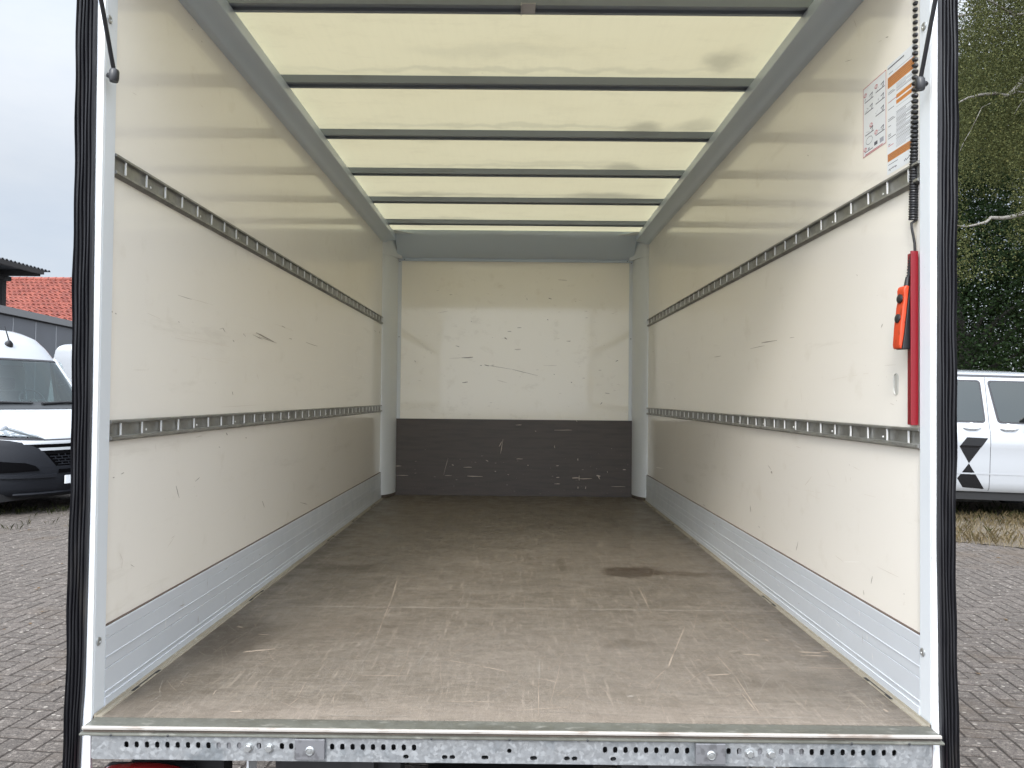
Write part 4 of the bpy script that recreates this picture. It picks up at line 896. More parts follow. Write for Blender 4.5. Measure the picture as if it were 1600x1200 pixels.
        MB().add(*patch(pl_ if s > 0 else mirror(pl_), .030, 18, 10, .001)).build('lens', M['lens'], hl, smooth=True)
        rimp = ([(.295, .990), (.305, 1.006)], [(.995, 1.035), (.995, 1.052)]); MB().add(*patch(rimp if s > 0 else mirror(rimp), .020, 14, 2)).build('surround', M['seam'], hl)
        for uu in (.58, .78):
            p = frontn(s * uu, 1.12, .018); MB().lathe([(.055, 0), (.045, .012), (.02, .016)], p, (s * .3, -1, .1), 16).build('bulb_bowl', M['chrome'], hl, smooth=True)
    # cowl, windscreen
    cw = MB().add(*band(1.385, 1.485, -.86, .86, .008, 4)).build('cowl', M['interior'], root)
    ws = MB().add(*patch(([(-.80, 1.46), (-.80, 1.8), (-.795, 2.13)], [(.80, 1.46), (.80, 1.8), (.795, 2.13)]), -.004, 30, 12, .001))
    ws.build('windscreen', M['glass'], root, smooth=True)
    MB().add(*patch(([(-.80, 2.105), (-.80, 2.13)], [(.80, 2.105), (.80, 2.13)]), .001, 30, 2)).build('windscreen_rim', M['seam'], root)
    MB().add(*patch(([(-.10, 2.03), (-.12, 2.11)], [(.10, 2.03), (.12, 2.11)]), -.018, 6, 2)).build('sensor_housing', M['interior'], root)
    for s, u0, u1 in ((1, .05, .62), (1, -.60, -.02)):
        a = frontn(u0, 1.435, .03); b2 = frontn((u0 + u1) / 2, 1.462, .034); c = frontn(u1, 1.452, .03)
        MB().tube([a, b2, c], [.022, .018, .012], 8).build('wiper', M['black_plastic'], root, smooth=True)
    # aerial
    p = front(.06, 2.34) 
    ae = MB().lathe([(.06, -.02), (.055, .02), (.035, .05), (.015, .075)], p + Vector((0, 0, .0)), (-.2, -.5, .8), 14).build('aerial', M['black_plastic'], root, smooth=True)
    MB().tube([p + Vector((0, -.02, .03)), p + Vector((-.05, .02, .27))], [.012, .006], 8).build('whip', M['black_plastic'], ae)
    # plate
    pn = Vector((0, -.050, .47)); pt = MB().box(-.26, .26, pn.y, pn.y + .02, .40, .51).build('number_plate', M['paper'], root)
    # cab interior
    MB().extr([(1.10, 1.30), (1.22, 1.44), (1.55, 1.46), (1.72, 1.36), (1.72, 1.0), (1.1, 1.0)], -.90, .90, 'x').build('dashboard', M['interior'], root)
    for xs_ in (-.52, -.02, .50):
        if xs_ == -.02: wd = .21
        else: wd = .23
        st = MB().extr([(2.15, .95), (2.3, 1.08), (2.42, 1.62), (2.5, 1.66), (2.56, 1.6), (2.45, .95)], xs_ - wd, xs_ + wd, 'x').build('seat', M['seat'], root, bevel=.05)
        MB().box(xs_ - .12, xs_ + .12, 2.46, 2.56, 1.67, 1.86).build('headrest', M['seat'], st, bevel=.04)
    MB().box(-.93, .93, 2.72, 2.74, .9, 2.1).build('cab_partition', M['partition'], root)
    MB().box(-.93, .93, .9, 2.74, .5, .96).build('cab_floor', M['interior'], root)
    ring = [(.46 + .19 * math.cos(2 * PI * k / 28), 1.80 + .09 * math.sin(2 * PI * k / 28), 1.50 + .165 * math.sin(2 * PI * k / 28)) for k in range(29)]
    sw = MB().tube(ring, .014, 8, cap=False).tube([(.29, 1.79, 1.50), (.63, 1.79, 1.50)], .016, 8).tube([(.46, 1.79, 1.50), (.46, 1.6, 1.40)], .04, 8).build('steering_wheel', MT('grey_wheel_rim', (.16, .17, .18), .5).m, root, smooth=True)
    for s in (-1, 1):
        MB().add([(s * .972, 1.45, 1.42), (s * .972, 1.93, 1.42), (s * .895, 1.98, 2.11), (s * .905, 1.80, 2.11)], [(0, 1, 2, 3)]).add([(s * .972, 1.97, 1.42), (s * .972, 2.73, 1.42), (s * .895, 2.75, 2.11), (s * .895, 2.0, 2.11)], [(0, 1, 2, 3)]).build('side_window', M['glass'], root)
        mi = MB().box(s * 1.06, s * 1.22, 1.52, 1.62, 1.42, 1.78).build('door_mirror', M['black_plastic'], root, bevel=.03)
        MB().tube([(s * .96, 1.62, 1.44), (s * 1.08, 1.58, 1.50)], .03, 8).build('mirror_arm', M['black_plastic'], mi)
        for y in (.90, 4.42):
            wheel(root, s * .91, y, s=s)
            MB().lathe([(.44, 0), (.40, .004)], (s * .998, y, .36), (s, 0, 0), 30).build('wheel_arch', M['bumper'], root)
    MB().box(-.90, .90, .3, 5.2, .20, .299).build('underbody', M['dark'], root)
    return root
VAN_H = R(66)
vA = delivery_van((-5.99, 10.2, 0), VAN_H, 'white high-roof delivery van with black bumper nearest on the left')
vB = vA.copy(); COL.objects.link(vB); 
for c in list(vA.children):
    d = c.copy(); COL.objects.link(d); d.parent = vB
    for g2 in c.children: e = g2.copy(); COL.objects.link(e); e.parent = d
vB.location = (-3.75, 13.0, 0); vB['label'] = 'second white delivery van, mostly hidden behind the first and the black seal'

# --- minibus on the right, seen from the side
def minibus():
    # local: x forward, flank facing -y, z up
    root = empty('minibus', (6.52, 10.2, .065), 'white passenger van on the right with black hourglass-shaped decal on its door', 'van')
    root.rotation_euler = (0, R(1.1), -R(4))
    FL = [(.315, .02), (.37, -.02), (.6, -.035), (.92, -.04), (.95, -.046), (1.09, -.040), (1.14, -.030), (1.2, -.01), (1.28, .012), (1.86, .135), (1.90, .145), (1.945, .19), (1.99, .33), (2.025, .60)]
    def fy(z_): return interp(z_, FL)
    LN = [(-3.05, 2.05), (-2.98, 2.05)]
    FR = [(.315, 1.95), (.5, 2.02), (.8, 2.0), (1.0, 1.92), (1.12, 1.72), (1.2, 1.52), (1.88, 1.15), (1.945, 1.05), (1.99, .9), (2.025, .5)]
    zs = [a for a, _ in FL]; zs = sorted(set(zs + [1.35, 1.5, 1.7, 1.8, .45, .75]))
    def ring(z_):
        x1 = interp(z_, FR); x0 = -2.85 + (.12 if z_ > 1.2 else 0) + max(0, z_ - 1.85) * 1.0; y = fy(z_); y2 = 1.9 - y; pts = []; c = .22
        def arc(cx, cyy, a0, a1, n=7): return [(cx + c * math.cos(a0 + (a1 - a0) * k / n), cyy + c * math.sin(a0 + (a1 - a0) * k / n)) for k in range(n + 1)]
        pts += arc(x0 + c, y + c, PI, 1.5 * PI) + arc(x1 - c, y + c, 1.5 * PI, 2 * PI) + arc(x1 - c, y2 - c, 0, PI / 2) + arc(x0 + c, y2 - c, PI / 2, PI)
        return [(a, b, z_) for a, b in pts]
    vs = []; n = len(ring(1.0))
    for z_ in zs: vs += ring(z_)
    fs = [(a * n + b, a * n + (b + 1) % n, (a + 1) * n + (b + 1) % n, (a + 1) * n + b) for a in range(len(zs) - 1) for b in range(n)] + [tuple((len(zs) - 1) * n + b for b in range(n)), tuple(range(n - 1, -1, -1))]
    body = MB().add(vs, fs).build('body', M['van_white'], root, smooth=True, sharp=50)
    def P(x, z_, off): return (x, fy(z_) - off, z_)
    def sheet(poly, off, nz_=10):
        """polygon (x,z) draped on the flank: cut into thin horizontal bands"""
        z0, z1 = min(p[1] for p in poly), max(p[1] for p in poly); mb = MB(); zz = sorted(set([z0 + (z1 - z0) * k / nz_ for k in range(nz_ + 1)] + [p[1] for p in poly] + [q for q, _ in FL if z0 < q < z1]))
        def span(q):
            xs_ = []
            for i in range(len(poly)):
                (xa, za), (xb, zb) = poly[i], poly[(i + 1) % len(poly)]
                if abs(za - zb) < 1e-9:
                    if abs(za - q) < 1e-6: xs_ += [xa, xb]
                elif min(za, zb) - 1e-9 <= q <= max(za, zb) + 1e-9: xs_.append(xa + (xb - xa) * (q - za) / (zb - za))
            return min(xs_), max(xs_)
        rows = [(q, *span(q)) for q in zz]; vs = []
        for o in (off, off - .006):
            for q, a, b in rows: vs += [P(a, q, o), P(b, q, o)]
        m = 2 * len(rows); fs = [(2 * k, 2 * k + 1, 2 * k + 3, 2 * k + 2) for k in range(len(rows) - 1)]
        fs += [(2 * k, 2 * k + 2, m + 2 * k + 2, m + 2 * k) for k in range(len(rows) - 1)] + [(2 * k + 1, m + 2 * k + 1, m + 2 * k + 3, 2 * k + 3) for k in range(len(rows) - 1)] + [(0, m, m + 1, 1), (m - 2, m - 1, 2 * m - 1, 2 * m - 2)]
        return mb.add(vs, fs)
    def rr(x0, x1, z0, z1, r, sk0=0, sk1=0):
        pts = []
        for cx, cz_, a0 in ((x1 - r, z0 + r, -PI / 2), (x1 - r, z1 - r, 0), (x0 + r, z1 - r, PI / 2), (x0 + r, z0 + r, PI)):
            for k in range(6):
                a = a0 + PI / 2 * k / 5; x_, z_ = cx + r * math.cos(a), cz_ + r * math.sin(a)
                f = (z_ - z0) / (z1 - z0); x_ += (sk0 if cx < (x0 + x1) / 2 else sk1) * (f - .5) * 2; pts.append((x_, z_))
        return pts
    for nm, a, b, k0, k1 in (('rear_side_window', -2.45, -1.45, 0, 0), ('sliding_door_window', -1.25, -.055, 0, -.012), ('front_door_window', .115, 1.12, -.045, -.20)):
        fr_ = sheet(rr(a - .022, b + .022, 1.265, 1.860, .05, k0, k1), .004).build(nm, M['seam'], root)
        sheet(rr(a, b, 1.285, 1.840, .045, k0, k1), .0065).build('pane', M['glass_dark'], fr_, smooth=True)
    for x0, x1, z0, z1 in ((.018, .024, .33, 1.90), (-1.352, -1.346, .33, 1.90)): sheet([(x0, z0), (x1, z0), (x1, z1), (x0, z1)], .0022).build('door_gap', M['seam'], root)
    sheet([(-2.8, 1.910), (.85, 1.910), (.85, 1.938), (-2.8, 1.938)], .012).build('roof_gutter', M['seam'], root)
    sheet([(-2.8, 1.110), (1.4, 1.110), (1.4, 1.116), (-2.8, 1.116)], .0015).build('belt_line', MT('soft_crease', (.45, .46, .48), .4).m, root)
    sheet([(-2.8, .405), (1.2, .405), (1.2, .4), (-2.8, .4)], .0015).build('sill_line', M['seam'], root) if False else None
    sheet([(-2.8, .555), (1.2, .555), (1.2, .575), (-2.8, .575)], .004).build('side_crease', M['van_white'], root)
    MB().box(-2.8, 1.9, .05, 1.85, .20, .314).build('underbody', M['dark'], root)
    for xh in (-.22, .27):
        ha = MB().tube([P(xh - .11, 1.195, .008), P(xh - .06, 1.185, .035), P(xh + .06, 1.185, .035), P(xh + .12, 1.20, .010)], [.012, .017, .017, .012], 8).build('door_handle', M['van_white'], root, smooth=True)
        MB().lathe([(.055, 0), (.045, -.004), (.02, -.010)], P(xh, 1.215, .001), (0, -1, 0), 18).build('handle_bowl', MT('handle_shadow_recess', (.62, .63, .65), .3).m, ha, smooth=True)
    # decal: two kite shapes meeting at a point
    mpx = lambda px, py: ((px - 1543) * .00890, 1.555 - (py - 621 - 7.4 - (px - 1543) * .029) * .00890)
    up_ = [mpx(*q) for q in ((1510.4, 682.8), (1541.6, 684.3), (1513.9, 723.0), (1499.3, 696.8))]; dn_ = [mpx(*q) for q in ((1513.9, 723.3), (1538, 763), (1506, 760.4), (1497.2, 746.4))]
    sheet(up_, .002, 14).build('decal', MT('black_vinyl', (.008, .008, .009), .25, spec=.35).m, root)
    sheet(dn_, .002, 14).build('decal', bpy.data.materials['black_vinyl'], root)
    for x_, s in ((-2.05, -1), (1.35, -1)):
        for yy in (.06, 1.84):
            mb = MB().lathe([(.20, -.1), (.31, -.11), (.335, -.08), (.335, .08), (.31, .11), (.20, .1)], (x_, yy, .27), (0, 1, 0), 34)
            wh = mb.build('wheel', M['tyre'], root, smooth=True); MB().lathe([(.2, -.07), (.19, .02), (.06, .05)], (x_, yy, .27), (0, -1 if yy < 1 else 1, 0), 26).build('rim', M['chrome'], wh, smooth=True)
    MB().box(.55, .75, -.22, -.04, 1.24, 1.42).build('door_mirror', M['black_plastic'], root, bevel=.03)
    MB().box(.35, .75, .2, 1.7, 1.15, 1.30).build('dashboard', M['interior'], root)
    return root
minibus()


# ------------------------------------------------------------------ BUILDINGS ON THE LEFT
def at(px, py, Y): return onY(px, py, Y)
def roll(px, py): return py - .0097 * (px - 804)
# long grey panelled shed running away behind the vans
shed = empty('grey_shed', (-12, 20, 0), 'low grey panelled building with a flat coping in front of the tiled roof', 'building')
A0, A1 = at(0, 481, 16.0), at(112, 506, 19.4)
dirw = (A1 - A0).normalized(); dirw.z = 0; dirw.normalize(); nrm = Vector((dirw.y, -dirw.x, 0)); top = (A0.z + A1.z) / 2
pA = A0 - dirw * 9; pB = A1 + dirw * 9
def wallbox(p, q, th, z0, z1, off=0):
    n = nrm * th; o = nrm * off; b = [p + o, q + o, q + o - n, p + o - n]
    return [(v.x, v.y, z0) for v in b] + [(v.x, v.y, z1) for v in b], [(0, 1, 2, 3), (4, 7, 6, 5), (0, 4, 5, 1), (1, 5, 6, 2), (2, 6, 7, 3), (3, 7, 4, 0)]
t = MT('grey_fascia_panel', (0.1500, 0.1575, 0.1762), .5); t.mix(t.mul(t.noise(1.2, 4), .5), (0.1237, 0.1290, 0.1425)); M['fascia'] = t.m
vs, fs = wallbox(pA, pB, 5.5, 0, top - .10); wl = part(MB().add(vs, fs), 'wall', M['fascia'], shed)
vs, fs = wallbox(pA, pB, 5.6, top - .10, top + .06, .06); part(MB().add(vs, fs), 'coping', MT('coping_metal', (.25, .25, .255), .45, metal=.3).m, shed)
vs, fs = wallbox(pA, pB, .02, top - .135, top - .101, .012); part(MB().add(vs, fs), 'shadow_gap', M['seam'], shed)
for k in range(26):
    c = pA + dirw * (.35 + 1.02 * k); vs, fs = wallbox(c, c + dirw * .022, .02, .1, top - .14, .006); part(MB().add(vs, fs), 'panel_joint', MT('pale_joint', (.40, .41, .43), .5).m if k == 0 else bpy.data.materials['pale_joint'], shed)
kb = MB().box(4.0, 16, 11.9, 12.05, 0, .12); t = MT('kerb_concrete', (.20, .185, .165), .9); t.mix(t.noise(9, 5), (.12, .11, .095))
tag(kb.build('kerb', t.m), kind='structure')
# house with red tiled roof behind the shed
hs = empty('tiled_house', (-22, 31, 0), 'house with an orange-red pantile roof behind the grey building', 'house')
t = MT('clay_pantile', (0.2419, 0.0613, 0.0392), .75)
t.mix(t.mul(t.island(), .8), (0.1452, 0.0320, 0.0219)); t.mix(t.mul(t.noise(.9, 5, lo=.5, hi=.7), .5), (0.2782, 0.0852, 0.0576)); t.mix(t.mul(t.noise(5, 6, lo=.52, hi=.66), .6), (0.1028, 0.0346, 0.0259)); M['tile'] = t.m
rp = at(0, 435, 34.5); ridge_z = rp.z; ry = 34.5; slope = R(33)
rows, cw_ = 30, .23; course = .33; mb = MB(); x0t, x1t = -33.0, -14.0
ncol = int((x1t - x0t) / cw_)
for r_ in range(rows):
    d0, d1 = course * r_, course * (r_ + 1) + .05
    for c in range(ncol):
        xx = x0t + cw_ * c + random.uniform(-.006, .006); vs = []; dl = random.uniform(-.012, .012)
        for (dd, lift) in ((d0, -.01), (d1, .055 + dl)):
            for q in range(6):
                u = q / 5; h = .060 * math.sin(PI * min(u / .62, 1)) if u < .62 else -.02 * math.sin(PI * (u - .62) / .38)
                vs.append((xx + cw_ * u * 1.02, ry - dd * math.cos(slope) - math.sin(slope) * (h + lift), ridge_z - .06 - dd * math.sin(slope) + math.cos(slope) * (h + lift)))
        vs += [(v[0], v[1], v[2] - .03) for v in vs[6:12]]
        mb.add(vs, [(q, q + 1, 7 + q, 6 + q) for q in range(5)] + [(6 + q, 7 + q, 13 + q, 12 + q) for q in range(5)])
rf = part(mb, 'roof', M['tile'], hs, recalc=False)
mb = MB()
part(MB().add([(x0t, ry - .02, ridge_z - .12), (x1t, ry - .02, ridge_z - .12), (x1t, ry - 9.9 * math.cos(slope), ridge_z - .1 - 9.9 * math.sin(slope)), (x0t, ry - 9.9 * math.cos(slope), ridge_z - .1 - 9.9 * math.sin(slope))], [(0, 1, 2, 3)]), 'roof_underlay', M['dark'], hs)
part(MB().add([(x0t, ry, ridge_z - .05), (x1t, ry, ridge_z - .05), (x1t, ry + 6.6, ridge_z - 4.4), (x0t, ry + 6.6, ridge_z - 4.4)], [(0, 1, 2, 3)]), 'rear_roof', M['tile'], hs)
mb = MB()
xx = x0t
while xx < x1t: 
    mb.lathe([(.105, 0), (.125, .36), (.10, .37)], (xx, ry, ridge_z - .03), (1, 0, 0), 10); xx += .345
part(mb, 'ridge_cap', M['tile'], rf, smooth=True)
t = MT('house_brick', (.22, .09, .06), .85); M['brick'] = t.m
part(MB().box(x0t + .2, x1t - .2, 27.2, 40.3, 0, ridge_z - 4.05), 'wall', M['brick'], hs)
# corrugated canopy
cn = empty('canopy', (-15, 20, 0), 'dark corrugated canopy roof jutting in above the tiled roof', 'canopy')
YC = 20.0; ct = at(79, 424, YC)
M['canopy'] = MT('dark_canopy_sheet', (.045, .048, .055), .6).m; M['canopy_under'] = MT('dark_canopy_timber', (.035, .032, .032), .8).m
mb = MB(); ys_ = np.arange(YC - 6.5, YC + .02, .038); vs = []; n = len(ys_)
for x_ in (ct.x - 8, ct.x):
    for y_ in ys_: vs.append((x_, y_, ct.z + .028 * math.sin(2 * PI * y_ / .152)))
vs += [(a, b, c - .014) for a, b, c in vs]
fs = [(k, k + 1, n + k + 1, n + k) for k in range(n - 1)] + [(2 * n + k, 3 * n + k, 3 * n + k + 1, 2 * n + k + 1) for k in range(n - 1)] + [(n + k, n + k + 1, 3 * n + k + 1, 3 * n + k) for k in range(n - 1)]
part(mb.add(vs, fs), 'roof', M['canopy'], cn, recalc=False)
e = at(69, 432, YC - .3)
part(MB().box(e.x - .10, e.x, YC - 6.4, YC - .3, e.z + .05, ct.z - .03), 'edge_purlin', M['canopy_under'], cn)
part(MB().extr([(ct.x - 8, e.z), (e.x - .101, e.z), (e.x - .101, e.z + .17), (e.x - .5, e.z + .15), (ct.x - 8, e.z + .07)], YC - .42, YC - .30), 'tie_beam', M['canopy_under'], cn)
part(MB().extr([(ct.x - 8, ct.z - .16), (ct.x - .9, ct.z - .16), (ct.x - .9, ct.z - .05), (ct.x - 8, ct.z - .05)], YC - .8, YC - .7), 'rafter', M['canopy_under'], cn)
pp1, pp2 = at(0, 432, YC - .35), at(14, 434, YC - .35)
part(MB().box(pp2.x - .34, pp2.x - .02, YC - .5, YC - .2, e.z - .13, e.z - .001), 'capital', M['canopy_under'], cn, bevel=.03)
for yy in (YC - .35, YC - 6): part(MB().box(pp2.x - .26, pp2.x - .12, yy - .08, yy + .08, 0, e.z - .131), 'post', M['canopy_under'], cn) if yy > YC - 1 else part(MB().box(e.x - 1.2, e.x - 1.05, yy - .08, yy + .08, 0, ct.z - .05), 'post', M['canopy_under'], cn)

# ------------------------------------------------------------------ TREES AND PLANTS
def quads(name, P_, S, m, parent=None, droop=0, aspect=.62):
    """leaf-sized bent quads at points P_ with sizes S"""
    n = len(P_); a = rng.normal(size=(n, 3)); a[:, 2] = a[:, 2] * .6 - droop; a /= np.linalg.norm(a, axis=1)[:, None]
    b = rng.normal(size=(n, 3)); b -= a * (a * b).sum(1)[:, None]; b /= np.linalg.norm(b, axis=1)[:, None]
    S = S[:, None]; l = a * S; w_ = b * S * aspect * .5
    V = np.stack([P_, P_ + l * .45 + w_, P_ + l, P_ + l * .45 - w_], 1).reshape(-1, 3)
    me = bpy.data.meshes.new(name); me.vertices.add(4 * n); me.vertices.foreach_set('co', V.ravel().astype(np.float32))
    me.loops.add(4 * n); me.loops.foreach_set('vertex_index', np.arange(4 * n, dtype=np.int32)); me.polygons.add(n)
    me.polygons.foreach_set('loop_start', np.arange(0, 4 * n, 4, dtype=np.int32)); me.polygons.foreach_set('loop_total', np.full(n, 4, dtype=np.int32))
    me.materials.append(m); me.update(calc_edges=True); me.validate()
    o = bpy.data.objects.new(name, me); COL.objects.link(o)
    if parent is not None: o.parent = parent
    return o
def leaf_mat(name, c1, c2, c3):
    m = bpy.data.materials.new(name); m.use_nodes = True
    t = MT.__new__(MT); t.mat = m; t.nt = m.node_tree; t.b = t.nt.nodes['Principled BSDF']; t.base = (*c1, 1); t.col = None; t.b.inputs['Roughness'].default_value = .5
    t.b.inputs['Specular IOR Level'].default_value = .08
    t.tc = t.nt.nodes.new('ShaderNodeTexCoord'); t.mix(t.island(), c2); t.mix(t.rng(t.island(), .86, .97), c3); t.mix(t.mul(t.noise(.8, 3), .35), c2)
    tr = t.n('ShaderNodeBsdfTranslucent'); ms = t.n('ShaderNodeMixShader'); ms.inputs[0].default_value = .3
    t.l(t.col, tr.inputs[0]); t.l(t.b.outputs[0], ms.inputs[1]); t.l(tr.outputs[0], ms.inputs[2]); t.l(ms.outputs[0], t.nt.nodes['Material Output'].inputs[0]); return m
M['birch_leaf'] = leaf_mat('birch_leaf', (.092, .098, .036), (.052, .060, .022), (.135, .130, .048))
M['beech_leaf'] = leaf_mat('dark_broad_leaf', (.028, .050, .018), (.014, .026, .010), (.055, .080, .025))
M['maple_leaf'] = leaf_mat('mid_green_leaf', (.030, .046, .015), (.016, .027, .009), (.06, .075, .024))
t = MT('brown_bark', (.030, .026, .021), .9); t.bump(t.noise(12, 6, stretch=(4, 4, 1)), .03, 1); M['bark'] = t.m
t = MT('birch_bark', (.20, .185, .165), .7); t.mix(t.noise(9, 6, lo=.52, hi=.62, stretch=(1, 1, .5)), (0.0910, 0.0770, 0.0630)); M['birch_bark'] = t.m

def limb(a, b, sag, n=8, wig=.06):
    a, b = Vector(a), Vector(b); pts = []
    for k in range(n + 1):
        u = k / n; p = a.lerp(b, u); p.z += sag * math.sin(PI * u); l = (b - a).length
        if 0 < k < n: p += Vector((random.gauss(0, wig), random.gauss(0, wig), random.gauss(0, wig))) * l * .25
        pts.append(p)
    return pts
def broadleaf(loc, h, crown_r, z_low, nleaf, leaf, m, label, group, ncl=340):
    root = empty('broadleaf_tree', loc, label, 'tree', group)
    mb = MB(); tr = [(0, 0, 0), (.1, 0, h * .25), (-.1, .1, h * .5), (0, 0, h * .85)]; mb.tube(tr, [.32, .25, .17, .04], 12)
    cl = []
    for k in range(ncl):
        v = rng.normal(size=3); v /= np.linalg.norm(v); rr_ = rng.uniform(.45, 1.0) ** .6
        cz_ = (h + z_low) / 2; hz_ = (h - z_low) / 2
        c = np.array([v[0] * crown_r * rr_, v[1] * crown_r * rr_, cz_ + v[2] * hz_ * rr_]); c[:2] *= (1.05 - .25 * (c[2] - z_low) / (h - z_low)); cl.append(c)
    for c in cl[:16]:
        zb = min(h * .7, max(1.2, c[2] * .55)); mb.tube(limb((0, 0, zb), tuple(c), .2), [.07 - .0075 * i for i in range(9)], 7)
    mb.build('trunk', M['bark'], root, smooth=True)
    cl = np.array(cl); w_ = rng.uniform(.5, 1.3, ncl); idx = rng.choice(ncl, nleaf, p=w_ / w_.sum())
    sig = rng.uniform(.35, .75, ncl)[idx][:, None] * np.array([1, 1, .55]); P_ = cl[idx] + rng.normal(size=(nleaf, 3)) * sig
    P_[:, 2] = np.maximum(P_[:, 2], .35 + rng.random(nleaf) * .5)
    quads('crown', P_, rng.uniform(.7, 1.3, nleaf) * leaf, m, root, .35)
    return root
broadleaf((11.5, 34.0, 0), 15.0, 6.5, .6, 60000, .16, M['beech_leaf'], 'farthest dark tree closing the gaps behind the others', 'trees behind the passenger van')
G = 'trees behind the passenger van'
broadleaf((11.4, 19.0, 0), 9.8, 3.9, .6, 120000, .075, M['beech_leaf'], 'dark dense broadleaf tree standing directly behind the white passenger van', G)
broadleaf((16.5, 21.5, 0), 14.5, 5.2, 1.0, 90000, .10, M['maple_leaf'], 'taller mid-green tree further right behind the birch', G)
broadleaf((12.5, 25.5, 0), 15.5, 4.8, .8, 90000, .11, M['beech_leaf'], 'dark tree in the second row filling the gap behind', G)
broadleaf((8.0, 26.0, 0), 9.0, 3.8, .4, 60000, .10, M['maple_leaf'], 'lower tree nearest the truck in the second row', G)

# weeping birch: white limbs and hanging strands of small leaves
bl = empty('birch_tree', (10.6, 13.6, 0), 'weeping birch with pale branches and hanging olive-green strands above the van', 'tree')
mb = MB(); L0 = lambda v: Vector(v) - Vector((10.6, 13.6, 0))
mb.tube([(0, 0, 0), (.08, 0, 3), (-.05, .1, 6.5), (.1, 0, 10), (0, 0, 13.5)], [.24, .20, .15, .09, .03], 12)
br = []
def onp(px, py, Y): return L0(at(px, py, Y))
b1 = [Vector((0, 0, 6.3)), onp(1650, 90, 13.0), onp(1600, 122, 12.6), onp(1586, 140, 12.5), onp(1572, 150, 12.4), onp(1556, 146, 12.3), onp(1532, 148, 12.2), onp(1512, 153, 12.1), onp(1500, 159, 12.0), onp(1486, 170, 12)]
b2 = [Vector((0, 0, 4.6)), onp(1660, 320, 13), onp(1600, 333, 12.5), onp(1585, 338, 12.4), onp(1566, 341, 12.3), onp(1548, 340, 12.3), onp(1541, 347, 12.2), onp(1526, 351, 12.2), onp(1510, 354, 12.1), onp(1490, 352, 12.1)]
b3 = [onp(1572, 150, 12.4), onp(1590, 143, 12.3), onp(1602, 145, 12.2), onp(1640, 160, 12.4)]
b4 = [onp(1550, 160, 12.3), onp(1534, 168, 12.2), onp(1526, 185, 12.1), onp(1516, 205, 12.1), onp(1506, 222, 12), onp(1500, 236, 12)]
b5 = [onp(1600, 155, 12.4), onp(1592, 166, 12.3), onp(1585, 178, 12.3)]
b6 = [onp(1602, 460, 12.4), onp(1596, 466, 12.3), onp(1590, 478, 12.3), onp(1583, 486, 12.2)]
for b, r0_, r1_ in ((b1, .050, .008), (b2, .050, .0085), (b3, .016, .010), (b4, .007, .003), (b5, .010, .004)):
    mb.tube(b, list(np.linspace(r0_, r1_, len(b))), 8)
starts = []
for k in range(46):
    zb = random.uniform(5.0, 12.5); a = random.uniform(0, 2 * PI) if k > 22 else random.uniform(PI * .75, PI * 1.45); ln = random.uniform(2.2, 5.2) * (1.15 - zb / 20)
    tip = Vector((math.cos(a) * ln, math.sin(a) * ln, zb + random.uniform(-.2, 1.2))); l_ = limb((0, 0, zb), tip, .35, 8, .035)
    if k <= 22 and zb > 7.5: mb.tube(l_, list(np.linspace(.045, .006, len(l_))), 6); starts += [l_[i].lerp(l_[i + 1], random.random()) for i in range(2, 8) for _ in range(3)]
for b in (b1, b2): starts += [b[i].lerp(b[i + 1], random.random()) for i in range(len(b) - 1) for _ in range(2)]
mb.build('trunk', M['birch_bark'], bl, smooth=True)
Pl = []; 
def strand(s0, ln, dens=26):
    s0 = np.array(s0); n = int(ln * dens); u = np.sort(rng.random(n)); dx, dy = rng.normal(0, .12, 2)
    base = np.stack([s0[0] + dx * u * ln, s0[1] + dy * u * ln, s0[2] - u * ln], 1); Pl.append(base + rng.normal(0, .055, (n, 3)))
for s0 in starts:
    lim_ = 1.3 + random.random() * 1.6
    for _ in range(2): strand(s0 + Vector((random.gauss(0, .12), random.gauss(0, .12), 0)), min(lim_ * random.uniform(.5, 1.1), max(.3, s0.z - 3.7)), 30)
# the curtain of strands seen in the picture hangs from the upper limbs
for k in range(1150):
    px, py = random.uniform(1488, 1680), random.uniform(-190, 215); Y = random.uniform(11.8, 15.4)
    if px < 1520 and py < 20 and random.random() < .8: continue
    strand(onp(px, py, Y), random.uniform(.6, 1.3), 110)
for px, py, ln in ((1503, 340, 1.1), (1506, 350, 1.2), (1510, 356, 1.05), (1499, 345, 1.15), (1514, 362, .9), (1497, 300, .6), (1588, 330, .55), (1592, 300, .9), (1597, 290, .8), (1583, 340, .45), (1601, 310, .9)):
    for _ in range(3): strand(onp(px + random.uniform(-3, 3), py, 12.1), ln * random.uniform(.8, 1), 60)
quads('crown', np.concatenate(Pl), rng.uniform(.020, .040, sum(len(q) for q in Pl)), M['birch_leaf'], bl, .9, .8)

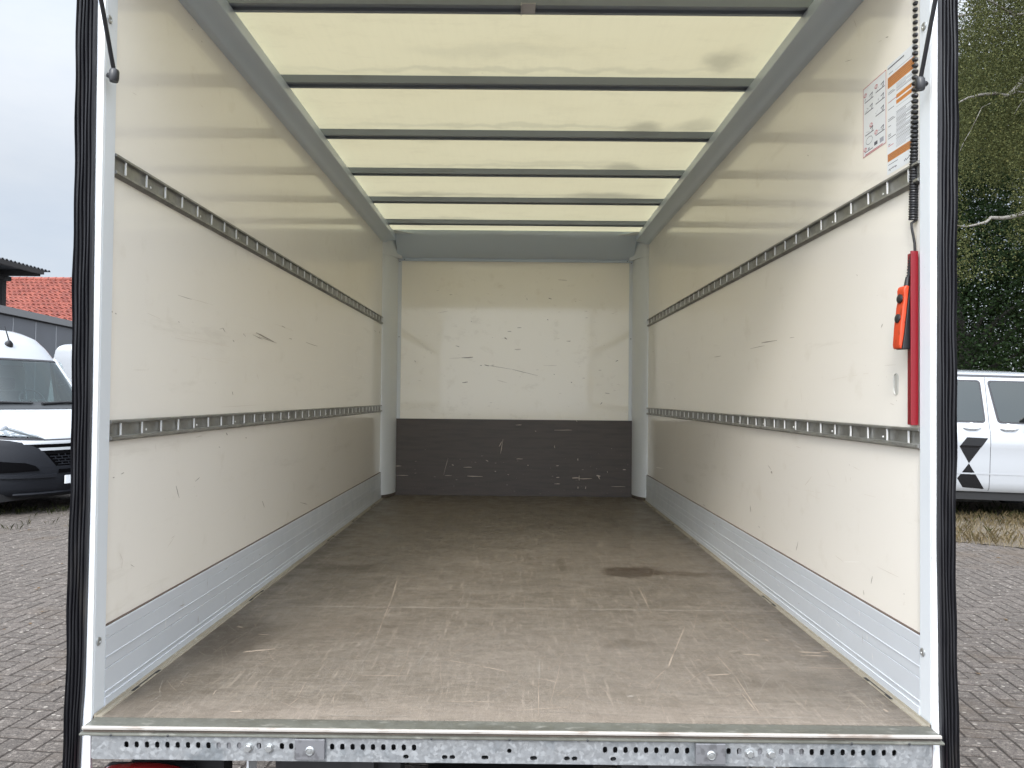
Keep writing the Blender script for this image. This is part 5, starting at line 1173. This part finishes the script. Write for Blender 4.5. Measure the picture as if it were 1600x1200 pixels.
# dry grass on the verge and weeds under the vans
def blades(name, pts, hmin, hmax, m, kind='stuff', wd=.0012):
    n = len(pts); P_ = np.zeros((n, 3)); P_[:, :2] = pts; P_[:, 2] = .004; hh_ = rng.uniform(hmin, hmax, n)
    a = rng.uniform(0, 2 * PI, n); lean = rng.uniform(.05, .8, n) * hh_; w_ = np.stack([-np.sin(a), np.cos(a), 0 * a], 1) * wd; d = np.stack([np.cos(a), np.sin(a), 0 * a], 1)
    r1 = P_ + d * (lean * .3)[:, None] + np.array([0, 0, 1]) * (hh_ * .6)[:, None]; r2 = P_ + d * lean[:, None] + np.array([0, 0, 1]) * hh_[:, None]
    V = np.stack([P_ - w_, P_ + w_, r1 + w_ * .7, r2, r1 - w_ * .7], 1).reshape(-1, 3)
    me = bpy.data.meshes.new(name); me.vertices.add(5 * n); me.vertices.foreach_set('co', V.ravel().astype(np.float32)); me.loops.add(5 * n)
    me.loops.foreach_set('vertex_index', np.arange(5 * n, dtype=np.int32)); me.polygons.add(n); me.polygons.foreach_set('loop_start', np.arange(0, 5 * n, 5, dtype=np.int32)); me.polygons.foreach_set('loop_total', np.full(n, 5, dtype=np.int32))
    me.materials.append(m); me.update(calc_edges=True)
    o = bpy.data.objects.new(name, me); COL.objects.link(o); o['kind'] = kind; return o
M['dry'] = leaf_mat('dry_grass_blade', (.42, .33, .19), (.28, .22, .12), (.16, .17, .07))
M['green_grass'] = leaf_mat('green_grass_blade', (.07, .08, .03), (.04, .05, .018), (.20, .17, .09))
pts = []
tuft = [(random.uniform(4.3, 12.5), random.uniform(5, 10.4)) for _ in range(2600)]
for (x, y) in tuft:
    edge = 8.55 - (x - 5.1) * .62
    if y < edge - .02: continue
    k = random.randint(3, 12); pts += [(x + random.gauss(0, .09), y + random.gauss(0, .09)) for _ in range(k)]
o = blades('dry_grass', np.array(pts), .02, .12, M['dry']); o['label'] = 'dry straw-coloured grass on the verge in front of the passenger van'; o['category'] = 'grass'
pts = [(random.uniform(4.5, 12), random.gauss(10.5, .45)) for _ in range(2600)]
o = blades('green_grass', np.array(pts), .02, .13, M['green_grass']); o['label'] = 'dark green grass growing under the passenger van'; o['category'] = 'grass'
pts = []
for _ in range(60):
    c = onZ(random.uniform(-60, 130), random.choice((random.gauss(799, 5), random.gauss(799, 5), random.uniform(800, 830))), 0); pts += [(c.x + random.gauss(0, .06), c.y + random.gauss(0, .05)) for _ in range(random.randint(3, 12))]
o = blades('weeds', np.array(pts), .02, .10, M['green_grass']); o['label'] = 'low weeds in the paving joints beside the delivery van wheel'; o['category'] = 'weeds'
# fallen leaves
M['litter'] = leaf_mat('fallen_leaf', (.16, .10, .05), (.10, .065, .035), (.20, .14, .07))
n = 260; P_ = np.stack([np.concatenate([rng.uniform(-9, -2, 200), rng.uniform(2, 6, 60)]), rng.uniform(4, 9.5, n), np.full(n, .008)], 1)
a = rng.uniform(0, 2 * PI, n); S = rng.uniform(.010, .026, n); V = []
for k in range(4): V.append(P_ + np.stack([np.cos(a + k * PI / 2) * S * (1 if k % 2 else .6), np.sin(a + k * PI / 2) * S * (1 if k % 2 else .6), rng.uniform(0, .008, n)], 1))
V = np.stack(V, 1).reshape(-1, 3); me = bpy.data.meshes.new('fallen_leaves'); me.from_pydata(V.tolist(), [], [(4 * k, 4 * k + 1, 4 * k + 2, 4 * k + 3) for k in range(n)]); me.materials.append(M['litter'])
o = bpy.data.objects.new('fallen_leaves', me); COL.objects.link(o); tag(o, 'small brown leaves scattered over the grey paving', 'leaves', kind='stuff')
